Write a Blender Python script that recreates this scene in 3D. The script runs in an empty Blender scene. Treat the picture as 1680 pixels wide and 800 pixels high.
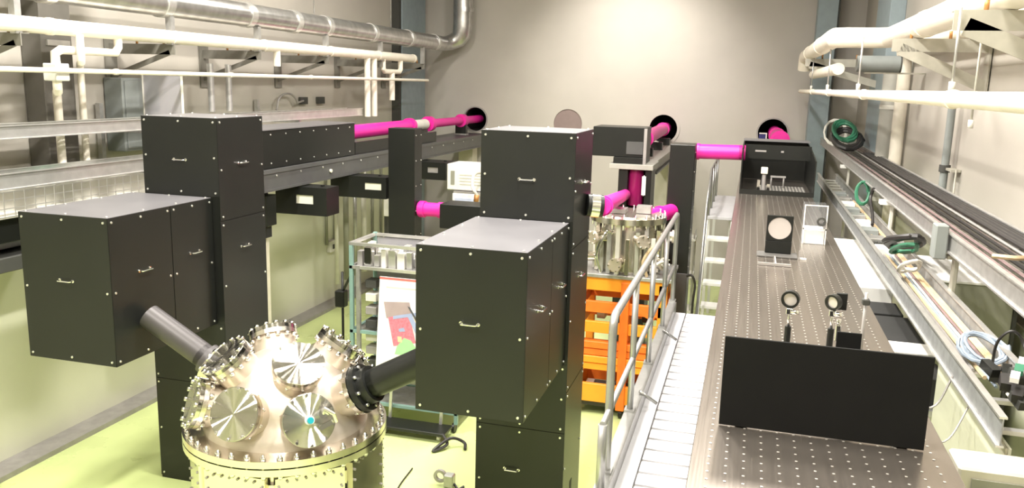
import bpy, bmesh, math, random
from mathutils import Vector, Matrix, Quaternion
random.seed(7)
PI = math.pi
C = bpy.context.scene.collection
sc = bpy.context.scene

# ---------------------------------------------------------------- camera, world, lights, exposure
# X across the hall, Y down the hall (away from the camera), Z up from the green floor
def make_camera():
    yaw, pit, roll, F = 0.27424, 0.19123, -0.02566, 1366.4
    cy, sy, cp, sp = math.cos(yaw), math.sin(yaw), math.cos(pit), math.sin(pit)
    fwd = Vector((-sy*cp, cy*cp, -sp)); right = Vector((cy, sy, 0)); down = fwd.cross(right)
    r = math.cos(roll)*right + math.sin(roll)*down
    d = -math.sin(roll)*right + math.cos(roll)*down
    m = Matrix((r, -d, -fwd)).transposed().to_4x4()
    m.translation = Vector((0, 0, 3.5))
    cam = bpy.data.cameras.new('camera'); cam.sensor_width = 36; cam.lens = 36*F/1680
    cam.clip_start = 0.05; cam.clip_end = 100
    o = bpy.data.objects.new('camera', cam); o.matrix_world = m
    C.objects.link(o); sc.camera = o
make_camera()
w = bpy.data.worlds.new('world'); sc.world = w; w.use_nodes = True
w.node_tree.nodes['Background'].inputs[0].default_value = (0.9, 0.95, 1.0, 1)
w.node_tree.nodes['Background'].inputs[1].default_value = 0.25
sc.view_settings.view_transform = 'Standard'
sc.view_settings.look = 'None'
sc.view_settings.exposure = 0.65
sc.view_settings.gamma = 1.0
sc.view_settings.use_curve_mapping = False
CEIL = 6.2
LAMPS = [(-4.1, 1.6, 150), (-4.1, 5.6, 160), (-4.1, 9.6, 70), (-1.2, 1.6, 170), (-1.2, 5.2, 210), (-1.2, 9.0, 110), (0.2, 3.2, 80), (0.2, 7.2, 75), (-3.0, 11.6, 25)]
def area(x, y, z, sx, sy, watts, col=(1.0, 0.955, 0.88)):
    l = bpy.data.lights.new('lamp_light', 'AREA'); l.shape = 'RECTANGLE'; l.size = sx; l.size_y = sy
    l.energy = watts; l.color = col
    o = bpy.data.objects.new('lamp_light', l); o.location = (x, y, z); C.objects.link(o); return o
for x, y, p in LAMPS:
    area(x, y, CEIL-0.13, 0.3, 0.9, p)
def spot(x, y, z, target, watts, size, blend):
    l = bpy.data.lights.new('flood_light', 'SPOT'); l.energy = watts; l.spot_size = size; l.spot_blend = blend
    l.shadow_soft_size = 0.12; l.color = (1.0, 0.95, 0.86)
    o = bpy.data.objects.new('flood_light', l); o.location = (x, y, z)
    o.rotation_euler = (Vector(target)-Vector((x, y, z))).to_track_quat('-Z', 'Y').to_euler(); C.objects.link(o)
spot(-2.1, 12.8, 5.95, (-2.1, 15.4, 3.45), 430, math.radians(84), 1.0)

# ---------------------------------------------------------------- materials
def mat(name, col, rough=0.5, metal=0.0, var=0.0, scale=8.0, bump=0.0, bscale=60.0, aniso=0.0, radial=False,
        stretch=None, alpha=1.0, trans=0.0, ior=1.5, emit=None, spec=0.5, rvar=0.0, coat=0.0):
    m = bpy.data.materials.new(name); m.use_nodes = True
    nt = m.node_tree; N = nt.nodes; L = nt.links; b = N['Principled BSDF']
    b.inputs['Base Color'].default_value = (*col, 1); b.inputs['Roughness'].default_value = rough
    b.inputs['Metallic'].default_value = metal; b.inputs['IOR'].default_value = ior
    b.inputs['Specular IOR Level'].default_value = spec
    b.inputs['Coat Weight'].default_value = coat
    tc = N.new('ShaderNodeTexCoord'); src = tc.outputs['Object']
    if stretch:
        mp = N.new('ShaderNodeMapping'); mp.inputs['Scale'].default_value = stretch
        L.new(src, mp.inputs['Vector']); src = mp.outputs['Vector']
    if var or rvar:
        nz = N.new('ShaderNodeTexNoise'); nz.inputs['Scale'].default_value = scale; nz.inputs['Detail'].default_value = 5
        L.new(src, nz.inputs['Vector'])
        if var:
            mr = N.new('ShaderNodeMapRange'); mr.inputs['From Min'].default_value = 0.3; mr.inputs['From Max'].default_value = 0.7
            mr.inputs['To Min'].default_value = 1-var; mr.inputs['To Max'].default_value = 1+var*0.6
            L.new(nz.outputs['Fac'], mr.inputs['Value'])
            mx = N.new('ShaderNodeMix'); mx.data_type = 'RGBA'; mx.blend_type = 'MULTIPLY'; mx.inputs['Factor'].default_value = 1
            mx.inputs['A'].default_value = (*col, 1); L.new(mr.outputs['Result'], mx.inputs['B'])
            L.new(mx.outputs['Result'], b.inputs['Base Color'])
        if rvar:
            mr2 = N.new('ShaderNodeMapRange'); mr2.inputs['To Min'].default_value = max(0.02, rough-rvar); mr2.inputs['To Max'].default_value = rough+rvar
            L.new(nz.outputs['Fac'], mr2.inputs['Value']); L.new(mr2.outputs['Result'], b.inputs['Roughness'])
    if bump:
        nb = N.new('ShaderNodeTexNoise'); nb.inputs['Scale'].default_value = bscale; nb.inputs['Detail'].default_value = 3
        L.new(src, nb.inputs['Vector'])
        bp = N.new('ShaderNodeBump'); bp.inputs['Strength'].default_value = bump; bp.inputs['Distance'].default_value = 0.01
        L.new(nb.outputs['Fac'], bp.inputs['Height']); L.new(bp.outputs['Normal'], b.inputs['Normal'])
    if aniso:
        b.inputs['Anisotropic'].default_value = aniso
        if radial:
            tg = N.new('ShaderNodeTangent'); tg.direction_type = 'RADIAL'; tg.axis = 'Z'
            L.new(tg.outputs['Tangent'], b.inputs['Tangent'])
    if trans: b.inputs['Transmission Weight'].default_value = trans
    if alpha < 1: b.inputs['Alpha'].default_value = alpha
    if emit:
        b.inputs['Emission Color'].default_value = (*emit[0], 1); b.inputs['Emission Strength'].default_value = emit[1]
    return m
def turned_steel():
    """face-turned stainless: the concentric tool marks tilt the surface towards and away from the axis"""
    m = mat('turned_stainless_face', (0.50, 0.48, 0.45), 0.10, metal=1, var=0.04)
    nt = m.node_tree; N = nt.nodes; L = nt.links; b = N['Principled BSDF']
    def vm(op, a, c=None, scale=None):
        n = N.new('ShaderNodeVectorMath'); n.operation = op; L.new(a, n.inputs[0])
        if c is not None:
            if isinstance(c, tuple): n.inputs[1].default_value = c
            else: L.new(c, n.inputs[1])
        if scale is not None: L.new(scale, n.inputs['Scale'])
        return n.outputs[0]
    tc = N.new('ShaderNodeTexCoord')
    rad = vm('NORMALIZE', vm('MULTIPLY', tc.outputs['Object'], (1, 1, 0)))
    wn = N.new('ShaderNodeTexWhiteNoise'); L.new(vm('MULTIPLY', tc.outputs['Object'], (9000, 9000, 1)), wn.inputs['Vector'])
    mr = N.new('ShaderNodeMapRange'); mr.inputs['To Min'].default_value = -0.75; mr.inputs['To Max'].default_value = 0.75
    L.new(wn.outputs['Value'], mr.inputs['Value'])
    vt = N.new('ShaderNodeVectorTransform'); vt.vector_type = 'VECTOR'; vt.convert_from = 'OBJECT'; vt.convert_to = 'WORLD'
    L.new(rad, vt.inputs[0])
    sc_ = vm('SCALE', vt.outputs[0], None, mr.outputs['Result'])
    ge = N.new('ShaderNodeNewGeometry')
    L.new(vm('NORMALIZE', vm('ADD', ge.outputs['Normal'], sc_)), b.inputs['Normal'])
    return m
M = {}
M['floor'] = mat('green_floor_paint', (0.67, 0.77, 0.34), 0.28, var=0.06, scale=1.5, rvar=0.08)
M['wall'] = mat('hall_wall_paint', (0.49, 0.455, 0.42), 0.6, var=0.07, scale=1.2, bump=0.05)
M['wall_side'] = mat('side_wall_paint', (0.45, 0.42, 0.375), 0.45, var=0.10, scale=0.8, bump=0.05)
M['bounce_cream'] = mat('cream_floor_bounce', (0.66, 0.66, 0.53), 0.35, var=0.06, scale=0.8, bump=0.04)  # cream of the lower walls, with floor bounce light put into the colour
M['ceil'] = mat('ceiling_paint', (0.45, 0.44, 0.42), 0.8, var=0.05)
M['gutter'] = mat('grey_gutter_steel', (0.36, 0.34, 0.33), 0.5, metal=0.3, var=0.15, scale=10)
M['column'] = mat('blue_grey_column_paint', (0.27, 0.33, 0.36), 0.5, var=0.08)
M['joint'] = mat('dark_joint_seal', (0.05, 0.05, 0.045), 0.7, var=0.1)
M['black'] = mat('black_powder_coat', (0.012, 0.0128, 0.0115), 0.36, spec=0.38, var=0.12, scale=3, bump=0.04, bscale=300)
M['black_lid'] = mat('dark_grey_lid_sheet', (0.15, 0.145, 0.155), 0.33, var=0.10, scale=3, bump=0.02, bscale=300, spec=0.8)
M['black_in'] = mat('black_lining', (0.012, 0.012, 0.012), 0.7, var=0.2)
M['matte'] = mat('matte_black_board', (0.009, 0.009, 0.009), 0.8, spec=0.2, var=0.1)
M['tubeblack'] = mat('black_anodised_tube', (0.085, 0.078, 0.08), 0.42, var=0.12, scale=4, metal=0.3)
M['beamgrey'] = mat('dark_grey_beam_paint', (0.085, 0.085, 0.085), 0.38, var=0.1)
M['beamlight'] = mat('pale_grey_beam_paint', (0.40, 0.39, 0.35), 0.45, var=0.08)
M['steel'] = mat('polished_stainless', (0.80, 0.75, 0.68), 0.22, metal=1, var=0.05, scale=6, rvar=0.06)
M['steel_b'] = turned_steel()
M['steel_w'] = mat('bead_blasted_stainless', (0.66, 0.585, 0.50), 0.46, metal=0.75, var=0.05, scale=10)
M['chrome'] = mat('chrome', (0.85, 0.84, 0.82), 0.15, metal=1, var=0.03)
M['screw'] = mat('zinc_screw', (0.75, 0.74, 0.70), 0.3, metal=0.8, var=0.05)
M['zinc'] = mat('galvanised_zinc', (0.52, 0.515, 0.505), 0.36, metal=0.7, var=0.18, scale=14)
M['web_shade'] = mat('shaded_rail_web', (0.30, 0.305, 0.31), 0.5, metal=0.3, var=0.2, scale=20)  # upright rail web, its shade between the bright lips put into the colour
M['alu'] = mat('mill_aluminium', (0.74, 0.73, 0.71), 0.34, metal=0.8, var=0.1, scale=10)
M['duct'] = mat('spiral_duct_zinc', (0.55, 0.54, 0.53), 0.30, metal=0.85, var=0.2, scale=9)
M['pipe'] = mat('white_pipe_jacket', (0.86, 0.80, 0.69), 0.45, var=0.06, scale=5)
M['white'] = mat('white_paint', (0.82, 0.81, 0.78), 0.45, var=0.04)
M['deck'] = mat('white_decking', (0.62, 0.61, 0.64), 0.5, var=0.05, scale=6)
M['cream'] = mat('cream_steel_paint', (0.62, 0.58, 0.48), 0.5, var=0.08)
M['bracket'] = mat('grey_bracket_steel', (0.42, 0.40, 0.34), 0.5, metal=0.15, var=0.12, scale=10)
M['pink'] = mat('magenta_tube_paint', (0.80, 0.022, 0.34), 0.42, var=0.05)
M['pinkglass'] = mat('magenta_acrylic', (0.24, 0.01, 0.085), 0.12, var=0.05)
M['orange'] = mat('orange_machine_paint', (0.98, 0.34, 0.025), 0.42, var=0.08, scale=5)
M['orange2'] = mat('worn_orange_paint', (0.92, 0.20, 0.02), 0.5, var=0.15, scale=7)
M['rail'] = mat('galvanised_handrail', (0.40, 0.395, 0.385), 0.36, metal=0.7, var=0.1, scale=12)
M['table'] = mat('brushed_table_steel', (0.33, 0.29, 0.255), 0.25, metal=0.85, var=0.05, scale=9, stretch=(16, 0.3, 1), rvar=0.05)
M['tableside'] = mat('table_side_paint', (0.10, 0.095, 0.09), 0.5, var=0.1)
M['insert'] = mat('bright_hole_rim', (0.80, 0.76, 0.70), 0.3, metal=0.6, var=0.05)
M['glass'] = mat('mirror_glass', (0.75, 0.73, 0.72), 0.06, metal=0.9, var=0.02)
M['lens'] = mat('pale_lens_glass', (0.78, 0.72, 0.70), 0.12, metal=0.45, var=0.03)
M['acrylic'] = mat('clear_acrylic', (0.35, 0.35, 0.36), 0.08, alpha=0.12, var=0.02)
M['film'] = mat('frosted_film', (0.45, 0.44, 0.47), 0.35, alpha=0.5, var=0.04)
M['teal'] = mat('teal_green_frame_paint', (0.20, 0.32, 0.29), 0.45, var=0.1)
M['paper'] = mat('poster_paper', (0.88, 0.88, 0.86), 0.5, var=0.02)
M['p_red'] = mat('poster_red', (0.75, 0.16, 0.14), 0.5, var=0.05)
M['p_pink'] = mat('poster_pink', (0.72, 0.22, 0.30), 0.5, var=0.25, scale=40)
M['p_mauve'] = mat('poster_mauve', (0.42, 0.33, 0.34), 0.5, var=0.1)
M['p_blue'] = mat('poster_blue', (0.36, 0.42, 0.66), 0.5, var=0.08)
M['p_green'] = mat('poster_green', (0.38, 0.70, 0.36), 0.5, var=0.08)
M['p_tan'] = mat('poster_tan', (0.78, 0.60, 0.38), 0.5, var=0.08)
M['p_line'] = mat('poster_dark_line', (0.10, 0.10, 0.12), 0.5, var=0.05)
M['p_text'] = mat('poster_grey_text', (0.60, 0.58, 0.55), 0.5, var=0.1)
M['cable'] = mat('black_cable', (0.025, 0.022, 0.022), 0.45, var=0.2)
M['cable_m'] = mat('mauve_grey_cable', (0.22, 0.15, 0.15), 0.5, var=0.2)
M['cable_t'] = mat('tan_cable', (0.62, 0.46, 0.28), 0.5, var=0.12)
M['cable_w'] = mat('white_cable', (0.70, 0.68, 0.62), 0.5, var=0.08)
M['cable_g'] = mat('green_cable', (0.035, 0.17, 0.095), 0.5, var=0.12)
M['cable_b'] = mat('grey_blue_cable', (0.26, 0.31, 0.38), 0.5, var=0.1)
M['bracket_d'] = mat('dark_bracket_steel', (0.20, 0.19, 0.165), 0.5, metal=0.1, var=0.12, scale=10)
M['ductdark'] = mat('brown_grey_duct', (0.15, 0.14, 0.125), 0.5, var=0.1)
M['olive'] = mat('olive_grey_cabinet', (0.30, 0.30, 0.24), 0.5, var=0.08)
M['greybox'] = mat('grey_steel_box', (0.24, 0.26, 0.255), 0.5, var=0.08)
M['green'] = mat('green_board', (0.03, 0.24, 0.12), 0.5, var=0.1)
M['tealknob'] = mat('teal_knob', (0.01, 0.30, 0.38), 0.35, var=0.05)
M['screen'] = mat('monitor_screen', (0.40, 0.43, 0.52), 0.25, emit=((0.45, 0.5, 0.62), 0.25), var=0.05)
M['window'] = mat('pale_window_film', (0.80, 0.78, 0.66), 0.4, var=0.04)
M['brown'] = mat('brown_copper_fitting', (0.50, 0.24, 0.08), 0.45, metal=0.3, var=0.1)
M['cover'] = mat('pinkish_steel_cover', (0.30, 0.23, 0.225), 0.35, metal=0.3, var=0.06)
M['bluepanel'] = mat('dark_blue_panel', (0.03, 0.03, 0.16), 0.35, var=0.05)
M['lamp'] = mat('lamp_diffuser', (0.9, 0.9, 0.88), 0.4, emit=((1, 0.96, 0.88), 6.0), var=0.01)

# ---------------------------------------------------------------- mesh helpers
def perp(d):
    d = Vector(d).normalized()
    a = Vector((0, 0, 1)) if abs(d.z) < 0.9 else Vector((1, 0, 0))
    u = d.cross(a).normalized(); return u, d.cross(u).normalized()
class MB:
    """Collects shapes into one mesh."""
    def __init__(s): s.bm = bmesh.new()
    def face(s, vs):
        try: return s.bm.faces.new(vs)
        except ValueError: return None
    def box(s, x0, x1, y0, y1, z0, z1, bev=0.0):
        vs = [s.bm.verts.new(p) for p in ((x0,y0,z0),(x1,y0,z0),(x1,y1,z0),(x0,y1,z0),(x0,y0,z1),(x1,y0,z1),(x1,y1,z1),(x0,y1,z1))]
        fs = [s.face([vs[i] for i in q]) for q in ((0,3,2,1),(4,5,6,7),(0,1,5,4),(1,2,6,5),(2,3,7,6),(3,0,4,7))]
        if bev:
            es = list({e for f in fs for e in f.edges})
            bmesh.ops.bevel(s.bm, geom=es, offset=bev, segments=1, profile=0.5, affect='EDGES')
        return s
    def obox(s, a, b, wu, wv, up=(0, 0, 1)):
        """box bar from a to b, wu wide sideways, wv tall along up"""
        a, b = Vector(a), Vector(b); d = (b-a).normalized(); u = d.cross(Vector(up)).normalized(); v = u.cross(d).normalized()
        vs = []
        for p in (a, b):
            for i, j in ((-1,-1),(1,-1),(1,1),(-1,1)):
                vs.append(s.bm.verts.new(p+u*i*wu/2+v*j*wv/2))
        for q in ((0,1,2,3),(7,6,5,4),(0,4,5,1),(1,5,6,2),(2,6,7,3),(3,7,4,0)): s.face([vs[i] for i in q])
        return s
    def tube(s, pts, r, n=10, cap=True, smooth=True):
        pts = [Vector(p) for p in pts]; rs = r if isinstance(r, (list, tuple)) else [r]*len(pts)
        t0 = (pts[1]-pts[0]).normalized(); u, v = perp(t0); rings = []; prev = t0
        for i, p in enumerate(pts):
            a = pts[i]-pts[i-1] if i else pts[1]-pts[0]
            b = pts[i+1]-pts[i] if i < len(pts)-1 else a
            a = a.normalized() if a.length else prev; b = b.normalized() if b.length else a
            t = (a+b).normalized() if (a+b).length > 1e-6 else a
            q = prev.rotation_difference(t); u = q @ u; v = q @ v; prev = t
            k = 1/max(0.5, math.cos(a.angle(b)/2)) if a.length and b.length else 1
            rings.append([s.bm.verts.new(p+(u*math.cos(2*PI*j/n)+v*math.sin(2*PI*j/n))*rs[i]) for j in range(n)])
        for A, B in zip(rings, rings[1:]):
            for j in range(n):
                f = s.face([A[j], A[(j+1)%n], B[(j+1)%n], B[j]])
                if f: f.smooth = smooth
        if cap:
            s.face(list(reversed(rings[0]))); s.face(rings[-1])
        return s
    def cyl(s, a, b, r, n=16, r2=None, cap=True):
        return s.tube([a, b], [r, r if r2 is None else r2], n, cap)
    def ring(s, a, b, r0, r1, n=24):
        """annulus (tube with wall) from a to b"""
        a, b = Vector(a), Vector(b); u, v = perp(b-a); L = []
        for p, r in ((a, r0), (a, r1), (b, r1), (b, r0)):
            L.append([s.bm.verts.new(p+(u*math.cos(2*PI*j/n)+v*math.sin(2*PI*j/n))*r) for j in range(n)])
        for i in range(4):
            A, B = L[i], L[(i+1) % 4]
            for j in range(n):
                f = s.face([A[j], A[(j+1)%n], B[(j+1)%n], B[j]])
                if f and i in (1, 3): f.smooth = True
        return s
    def lathe(s, prof, cx, cy, n=32):
        """profile of (r, z) about a vertical axis"""
        rings = [[s.bm.verts.new((cx+r*math.cos(2*PI*j/n), cy+r*math.sin(2*PI*j/n), z)) for j in range(n)] for r, z in prof]
        for A, B in zip(rings, rings[1:]):
            for j in range(n):
                f = s.face([A[j], A[(j+1)%n], B[(j+1)%n], B[j]])
                if f: f.smooth = True
        s.face(list(reversed(rings[0]))); s.face(rings[-1])
        return s
    def poly(s, pts, off):
        """prism of a flat outline pushed along off"""
        off = Vector(off); A = [s.bm.verts.new(p) for p in pts]; B = [s.bm.verts.new(Vector(p)+off) for p in pts]; n = len(pts)
        s.face(list(reversed(A))); s.face(B)
        for j in range(n): s.face([A[j], A[(j+1)%n], B[(j+1)%n], B[j]])
        return s
    def build(s, name, m, parent=None, sharp=True):
        bmesh.ops.recalc_face_normals(s.bm, faces=s.bm.faces[:])
        org = Vector((0, 0, 0)); p = parent
        while p is not None: org += p.location; p = p.parent
        if parent is None:
            lo = Vector((1e9,)*3); hi = Vector((-1e9,)*3)
            for v in s.bm.verts:
                for k in range(3): lo[k] = min(lo[k], v.co[k]); hi[k] = max(hi[k], v.co[k])
            org = Vector(((lo.x+hi.x)/2, (lo.y+hi.y)/2, lo.z))
        bmesh.ops.translate(s.bm, verts=s.bm.verts[:], vec=-org)
        for e_ in s.bm.edges:
            if len(e_.link_faces) == 2 and e_.calc_face_angle(0) > 0.6: e_.smooth = False
        me = bpy.data.meshes.new(name); s.bm.to_mesh(me); s.bm.free()
        for k in (m if isinstance(m, (list, tuple)) else [m]): me.materials.append(k)
        o = bpy.data.objects.new(name, me); C.objects.link(o)
        if parent is not None: o.parent = parent
        else: o.location = org
        return o
def B(name, m, parent, *a, bev=0.0): return MB().box(*a, bev=bev).build(name, m, parent)
def tag(o, label, cat, group=None, kind=None):
    o['label'] = label; o['category'] = cat
    if group: o['group'] = group
    if kind: o['kind'] = kind
    return o
def thing(name, label, cat, loc, group=None):
    o = bpy.data.objects.new(name, None); o.empty_display_size = 0.1; o.location = loc; C.objects.link(o)
    return tag(o, label, cat, group)
def struct(o): o['kind'] = 'structure'; return o
def stuff(o): o['kind'] = 'stuff'; return o
def copy_tree(o, parent=None):
    c = o.copy(); C.objects.link(c); c.parent = parent
    for ch in list(o.children): copy_tree(ch, c)
    return c
def arc(c, r, a0, a1, n, ax=(1, 0, 0), ay=(0, 0, 1)):
    c = Vector(c); ax = Vector(ax); ay = Vector(ay)
    return [c+ax*r*math.cos(a0+(a1-a0)*i/n)+ay*r*math.sin(a0+(a1-a0)*i/n) for i in range(n+1)]
def smooth_path(pts, k=6):
    """Catmull-Rom through the points"""
    P = [Vector(p) for p in pts]; P = [2*P[0]-P[1]]+P+[2*P[-1]-P[-2]]; out = []
    for i in range(1, len(P)-2):
        for j in range(k):
            t = j/k; a, b, c, d = P[i-1], P[i], P[i+1], P[i+2]
            out.append(0.5*((2*b)+(c-a)*t+(2*a-5*b+4*c-d)*t*t+(3*b-a-3*c+d)*t**3))
    out.append(P[-2]); return out

# ================================================================= THE SETTING
XL, XR, YF, YN = -6.25, 1.70, 15.4, -3.0
fl = struct(B('floor', M['floor'], None, XL-0.2, XR+0.2, YN-0.2, YF+0.2, -0.2, 0))
struct(B('ceiling', M['ceil'], None, XL-0.2, XR+0.2, YN-0.2, YF+0.2, CEIL, CEIL+0.2))
struct(B('wall_left', M['wall_side'], None, XL-0.2, XL, YN-0.2, YF+0.2, 0, CEIL))
struct(B('wall_right', M['wall_side'], None, XR, XR+0.2, YN-0.2, YF+0.2, 0, CEIL))
struct(B('wall_near', M['wall'], None, XL, XR, YN-0.2, YN, 0, CEIL))
HOLES = [(-5.13, 2.79, 0.225), (-3.31, 2.77, 0.27), (-1.54, 2.75, 0.25), (0.36, 2.74, 0.25)]
def far_wall():
    mb = MB(); bm = mb.bm
    z0, z1 = 2.35, 3.2
    mb.box(XL, XR, YF, YF+0.5, 0, z0); mb.box(XL, XR, YF, YF+0.5, z1, CEIL)
    x = XL
    for cx, cz, r in HOLES:
        mb.box(x, cx-0.42, YF, YF+0.5, z0, z1); x = cx+0.42
        n = 40
        for y in (YF,):
            ci, sq, ci2 = [], [], []
            for j in range(n):
                a = 2*PI*(j+0.5)/n; c_, s_ = math.cos(a), math.sin(a)
                ci.append(bm.verts.new((cx+r*c_, y, cz+r*s_))); ci2.append(bm.verts.new((cx+r*c_, y+0.5, cz+r*s_)))
                ts = []
                if c_: ts.append((0.42 if c_ > 0 else -0.42)/c_)
                if s_: ts.append(((z1-cz) if s_ > 0 else (z0-cz))/s_)
                t = min(ts); sq.append(bm.verts.new((cx+t*c_, y, cz+t*s_)))
            for j in range(n):
                k = (j+1) % n
                mb.face([ci[j], ci[k], sq[k], sq[j]])
                f = mb.face([ci[j], ci2[j], ci2[k], ci[k]]); f.smooth = True
            for sx, sz in ((1, z1), (-1, z1), (-1, z0), (1, z0)):
                p = (cx+sx*0.42, y, sz)
                d = sorted(sq, key=lambda v: (v.co-Vector(p)).length)[:2]
                mb.face([bm.verts.new(p), d[0], d[1]])
    mb.box(x, XR, YF, YF+0.5, z0, z1)
    o = struct(mb.build('wall_far', M['wall']))
    for i, (cx, cz, r) in enumerate(HOLES):
        if i == 1:
            m2 = MB(); m2.cyl((cx, YF+0.02, cz), (cx, YF+0.05, cz), r+0.0, 40); m2.build('port_cover', M['cover'], o)
            continue
        m2 = MB(); m2.ring((cx, YF-0.012, cz), (cx, YF+0.01, cz), r, r+(0.05 if i == 2 else 0.025), 40); m2.build('port_ring', M['wall'] if i == 2 else M['gutter'], o)
        m2 = MB(); m2.tube([(cx, YF+0.06, cz), (cx, YF+1.6, cz)], r-0.004, 32, cap=False); m2.cyl((cx, YF+1.6, cz), (cx, YF+1.62, cz), r, 32)
        m2.build('port_sleeve', M['black_in'], o)
far_wall()
struct(B('baseboard_left', M['gutter'], None, XL, XL+0.26, YN, YF, 0.0, 0.05))
struct(B('bounce_trim_1', M['bounce_cream'], None, XL, XL+0.012, YN, 14.09, 0.051, 2.25))  # thin sheet carrying the painted-in floor bounce on the lower wall
struct(B('bounce_trim_2', M['bounce_cream'], None, XR-0.012, XR, YN, 11.39, 0.0, 2.1))  # same painted-in bounce on the table side wall
# blue-grey steel columns standing against the walls
for nm, a in (('column', (XL, XL+0.16, 14.1, 15.2)), ('column', (0.90, 1.21, 14.9, 15.3)), ('column', (1.52, XR, 11.4, 12.6))):
    o = struct(MB().box(a[0], a[1], a[2], a[3], 0, CEIL, bev=0.006).build(nm, M['column']))
    if a[0] > 0: B('joint_strip', M['joint'], o, a[1]+0.001, a[1]+0.03, a[2]+0.02, a[3], 0, CEIL)
    else: B('joint_strip', M['joint'], o, a[0], a[1]-0.02, a[2]-0.10, a[2]-0.001, 0, CEIL)
# ceiling lamps
for i, (x, y, p) in enumerate(LAMPS):
    t = thing('ceiling_lamp', 'long white fluorescent lamp fixed to the hall ceiling', 'lamp', (x, y, CEIL-0.1), 'ceiling lamps over the hall')
    MB().box(x-0.2, x+0.2, y-0.68, y+0.68, CEIL-0.08, CEIL, bev=0.01).build('housing', M['white'], t)
    B('diffuser', M['lamp'], t, x-0.17, x+0.17, y-0.64, y+0.64, CEIL-0.10, CEIL-0.081)

# ================================================================= BLACK PERISCOPE HOUSINGS
def screws_on(mb, p0, ux, uz, wx, wz, nrm, ins=0.035, nx=3, nz=3):
    p0, ux, uz, nrm = Vector(p0), Vector(ux), Vector(uz), Vector(nrm)
    for i in range(nx):
        for j in range(nz):
            if 0 < i < nx-1 and 0 < j < nz-1: continue
            p = p0+ux*(ins+(wx-2*ins)*i/(nx-1))+uz*(ins+(wz-2*ins)*j/(nz-1))
            mb.cyl(p, p+nrm*0.007, 0.0085, 7)
def handle(parent, c, ux, nrm, wd=0.11):
    c, ux, nrm = Vector(c), Vector(ux), Vector(nrm)
    mb = MB(); h = 0.032
    mb.tube([c-ux*wd/2, c-ux*wd/2+nrm*h*0.7, c-ux*wd*0.42+nrm*h, c+ux*wd*0.42+nrm*h, c+ux*wd/2+nrm*h*0.7, c+ux*wd/2], 0.0055, 8)
    for s_ in (-1, 1): mb.cyl(c+ux*s_*wd/2, c+ux*s_*wd/2+nrm*0.004, 0.012, 10)
    mb.build('handle', M['chrome'], parent)
def panel(t, name, p0, ux, uz, wx, wz, nrm, hnd=None, m='black', sm=None, nx=3, nz=3, lab=None):
    """a cover sheet standing 5 mm proud of the shell, p0 its lower corner"""
    p0, ux, uz, nrm = Vector(p0), Vector(ux), Vector(uz), Vector(nrm); g = 0.004; th = 0.005
    q = [p0+ux*g+uz*g, p0+ux*(wx-g)+uz*g, p0+ux*(wx-g)+uz*(wz-g), p0+ux*g+uz*(wz-g)]
    o = MB().poly(q, nrm*th).build(name, M[m], t)
    mb = MB(); screws_on(mb, p0+nrm*th, ux, uz, wx, wz, nrm, nx=nx, nz=nz)
    stuff(mb.build('screws', M['screw'], o))
    if hnd: handle(o, p0+ux*wx*hnd[0]+uz*wz*hnd[1]+nrm*th, ux, nrm)
    return o
X_, Y_, Z_ = Vector((1, 0, 0)), Vector((0, 1, 0)), Vector((0, 0, 1))
def housing(label, bx0, bx1, tx0, tx1):
    yb, yt, yk = 4.60, 5.75, 6.40; zb, zt, zk = 1.47, 2.53, 3.165
    t = thing('periscope_housing', label, 'housing', ((tx0+tx1)/2, 6.07, 0))
    e = 0.006
    MB().box(tx0+e, tx1-e, yt+e, yk-e, 0, zk-e).build('tower_shell', M['black'], t)
    MB().box(bx0+e, bx1-e, yb+e, yt+e+0.001, zb+e, zt-e).build('arm_shell', M['black'], t)
    # arm: end panel, two side panels per side, lid, floor
    panel(t, 'end_panel', (bx0, yb+e, zb), X_, Z_, bx1-bx0, zt-zb, -Y_, (0.5, 0.56))
    yw = yb+(yt-yb)*0.56
    panel(t, 'side_panel', (bx1-e, yb, zb), Y_, Z_, yw-yb, zt-zb, X_, (0.52, 0.60))
    panel(t, 'side_panel', (bx1-e, yw, zb), Y_, Z_, yt-yw, zt-zb, X_, (0.52, 0.62))
    panel(t, 'side_panel', (bx0+e, yt, zb), -Y_, Z_, yt-yb, zt-zb, -X_, (0.5, 0.6))
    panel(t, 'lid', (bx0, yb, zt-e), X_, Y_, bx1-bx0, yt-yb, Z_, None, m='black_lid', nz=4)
    panel(t, 'floor_panel', (bx1, yb, zb+e), -X_, Y_, bx1-bx0, yt-yb, -Z_)
    # tower
    panel(t, 'front_panel', (tx0, yt+e, zt), X_, Z_, tx1-tx0, zk-zt, -Y_, (0.5, 0.46))
    panel(t, 'front_panel', (tx0, yt+e, 0.93), X_, Z_, tx1-tx0, zb-0.93, -Y_)
    panel(t, 'front_panel', (tx0, yt+e, 0.02), X_, Z_, tx1-tx0, 0.91, -Y_, (0.42, 0.62))
    for z0, z1, h in ((2.335, zk, (0.5, 0.55)), (1.25, 2.335, (0.5, 0.77)), (0.02, 1.25, None)):
        panel(t, 'side_panel', (tx1-e, yt, z0), Y_, Z_, yk-yt, z1-z0, X_, h, nx=2)
        panel(t, 'side_panel', (tx0+e, yk, z0), -Y_, Z_, yk-yt, z1-z0, -X_, h, nx=2)
        panel(t, 'back_panel', (tx1, yk-e, z0), -X_, Z_, tx1-tx0, z1-z0, Y_, h)
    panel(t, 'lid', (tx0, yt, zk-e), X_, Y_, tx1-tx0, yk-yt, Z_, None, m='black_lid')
    return t
hL = housing('black sheet-metal periscope housing nearest the bare wall, its arm holding the shiny tube', -4.90, -4.145, -4.785, -4.07)
hR = housing('black sheet-metal periscope housing in front of the orange lift', -1.90, -1.195, -1.87, -1.17)
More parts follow.
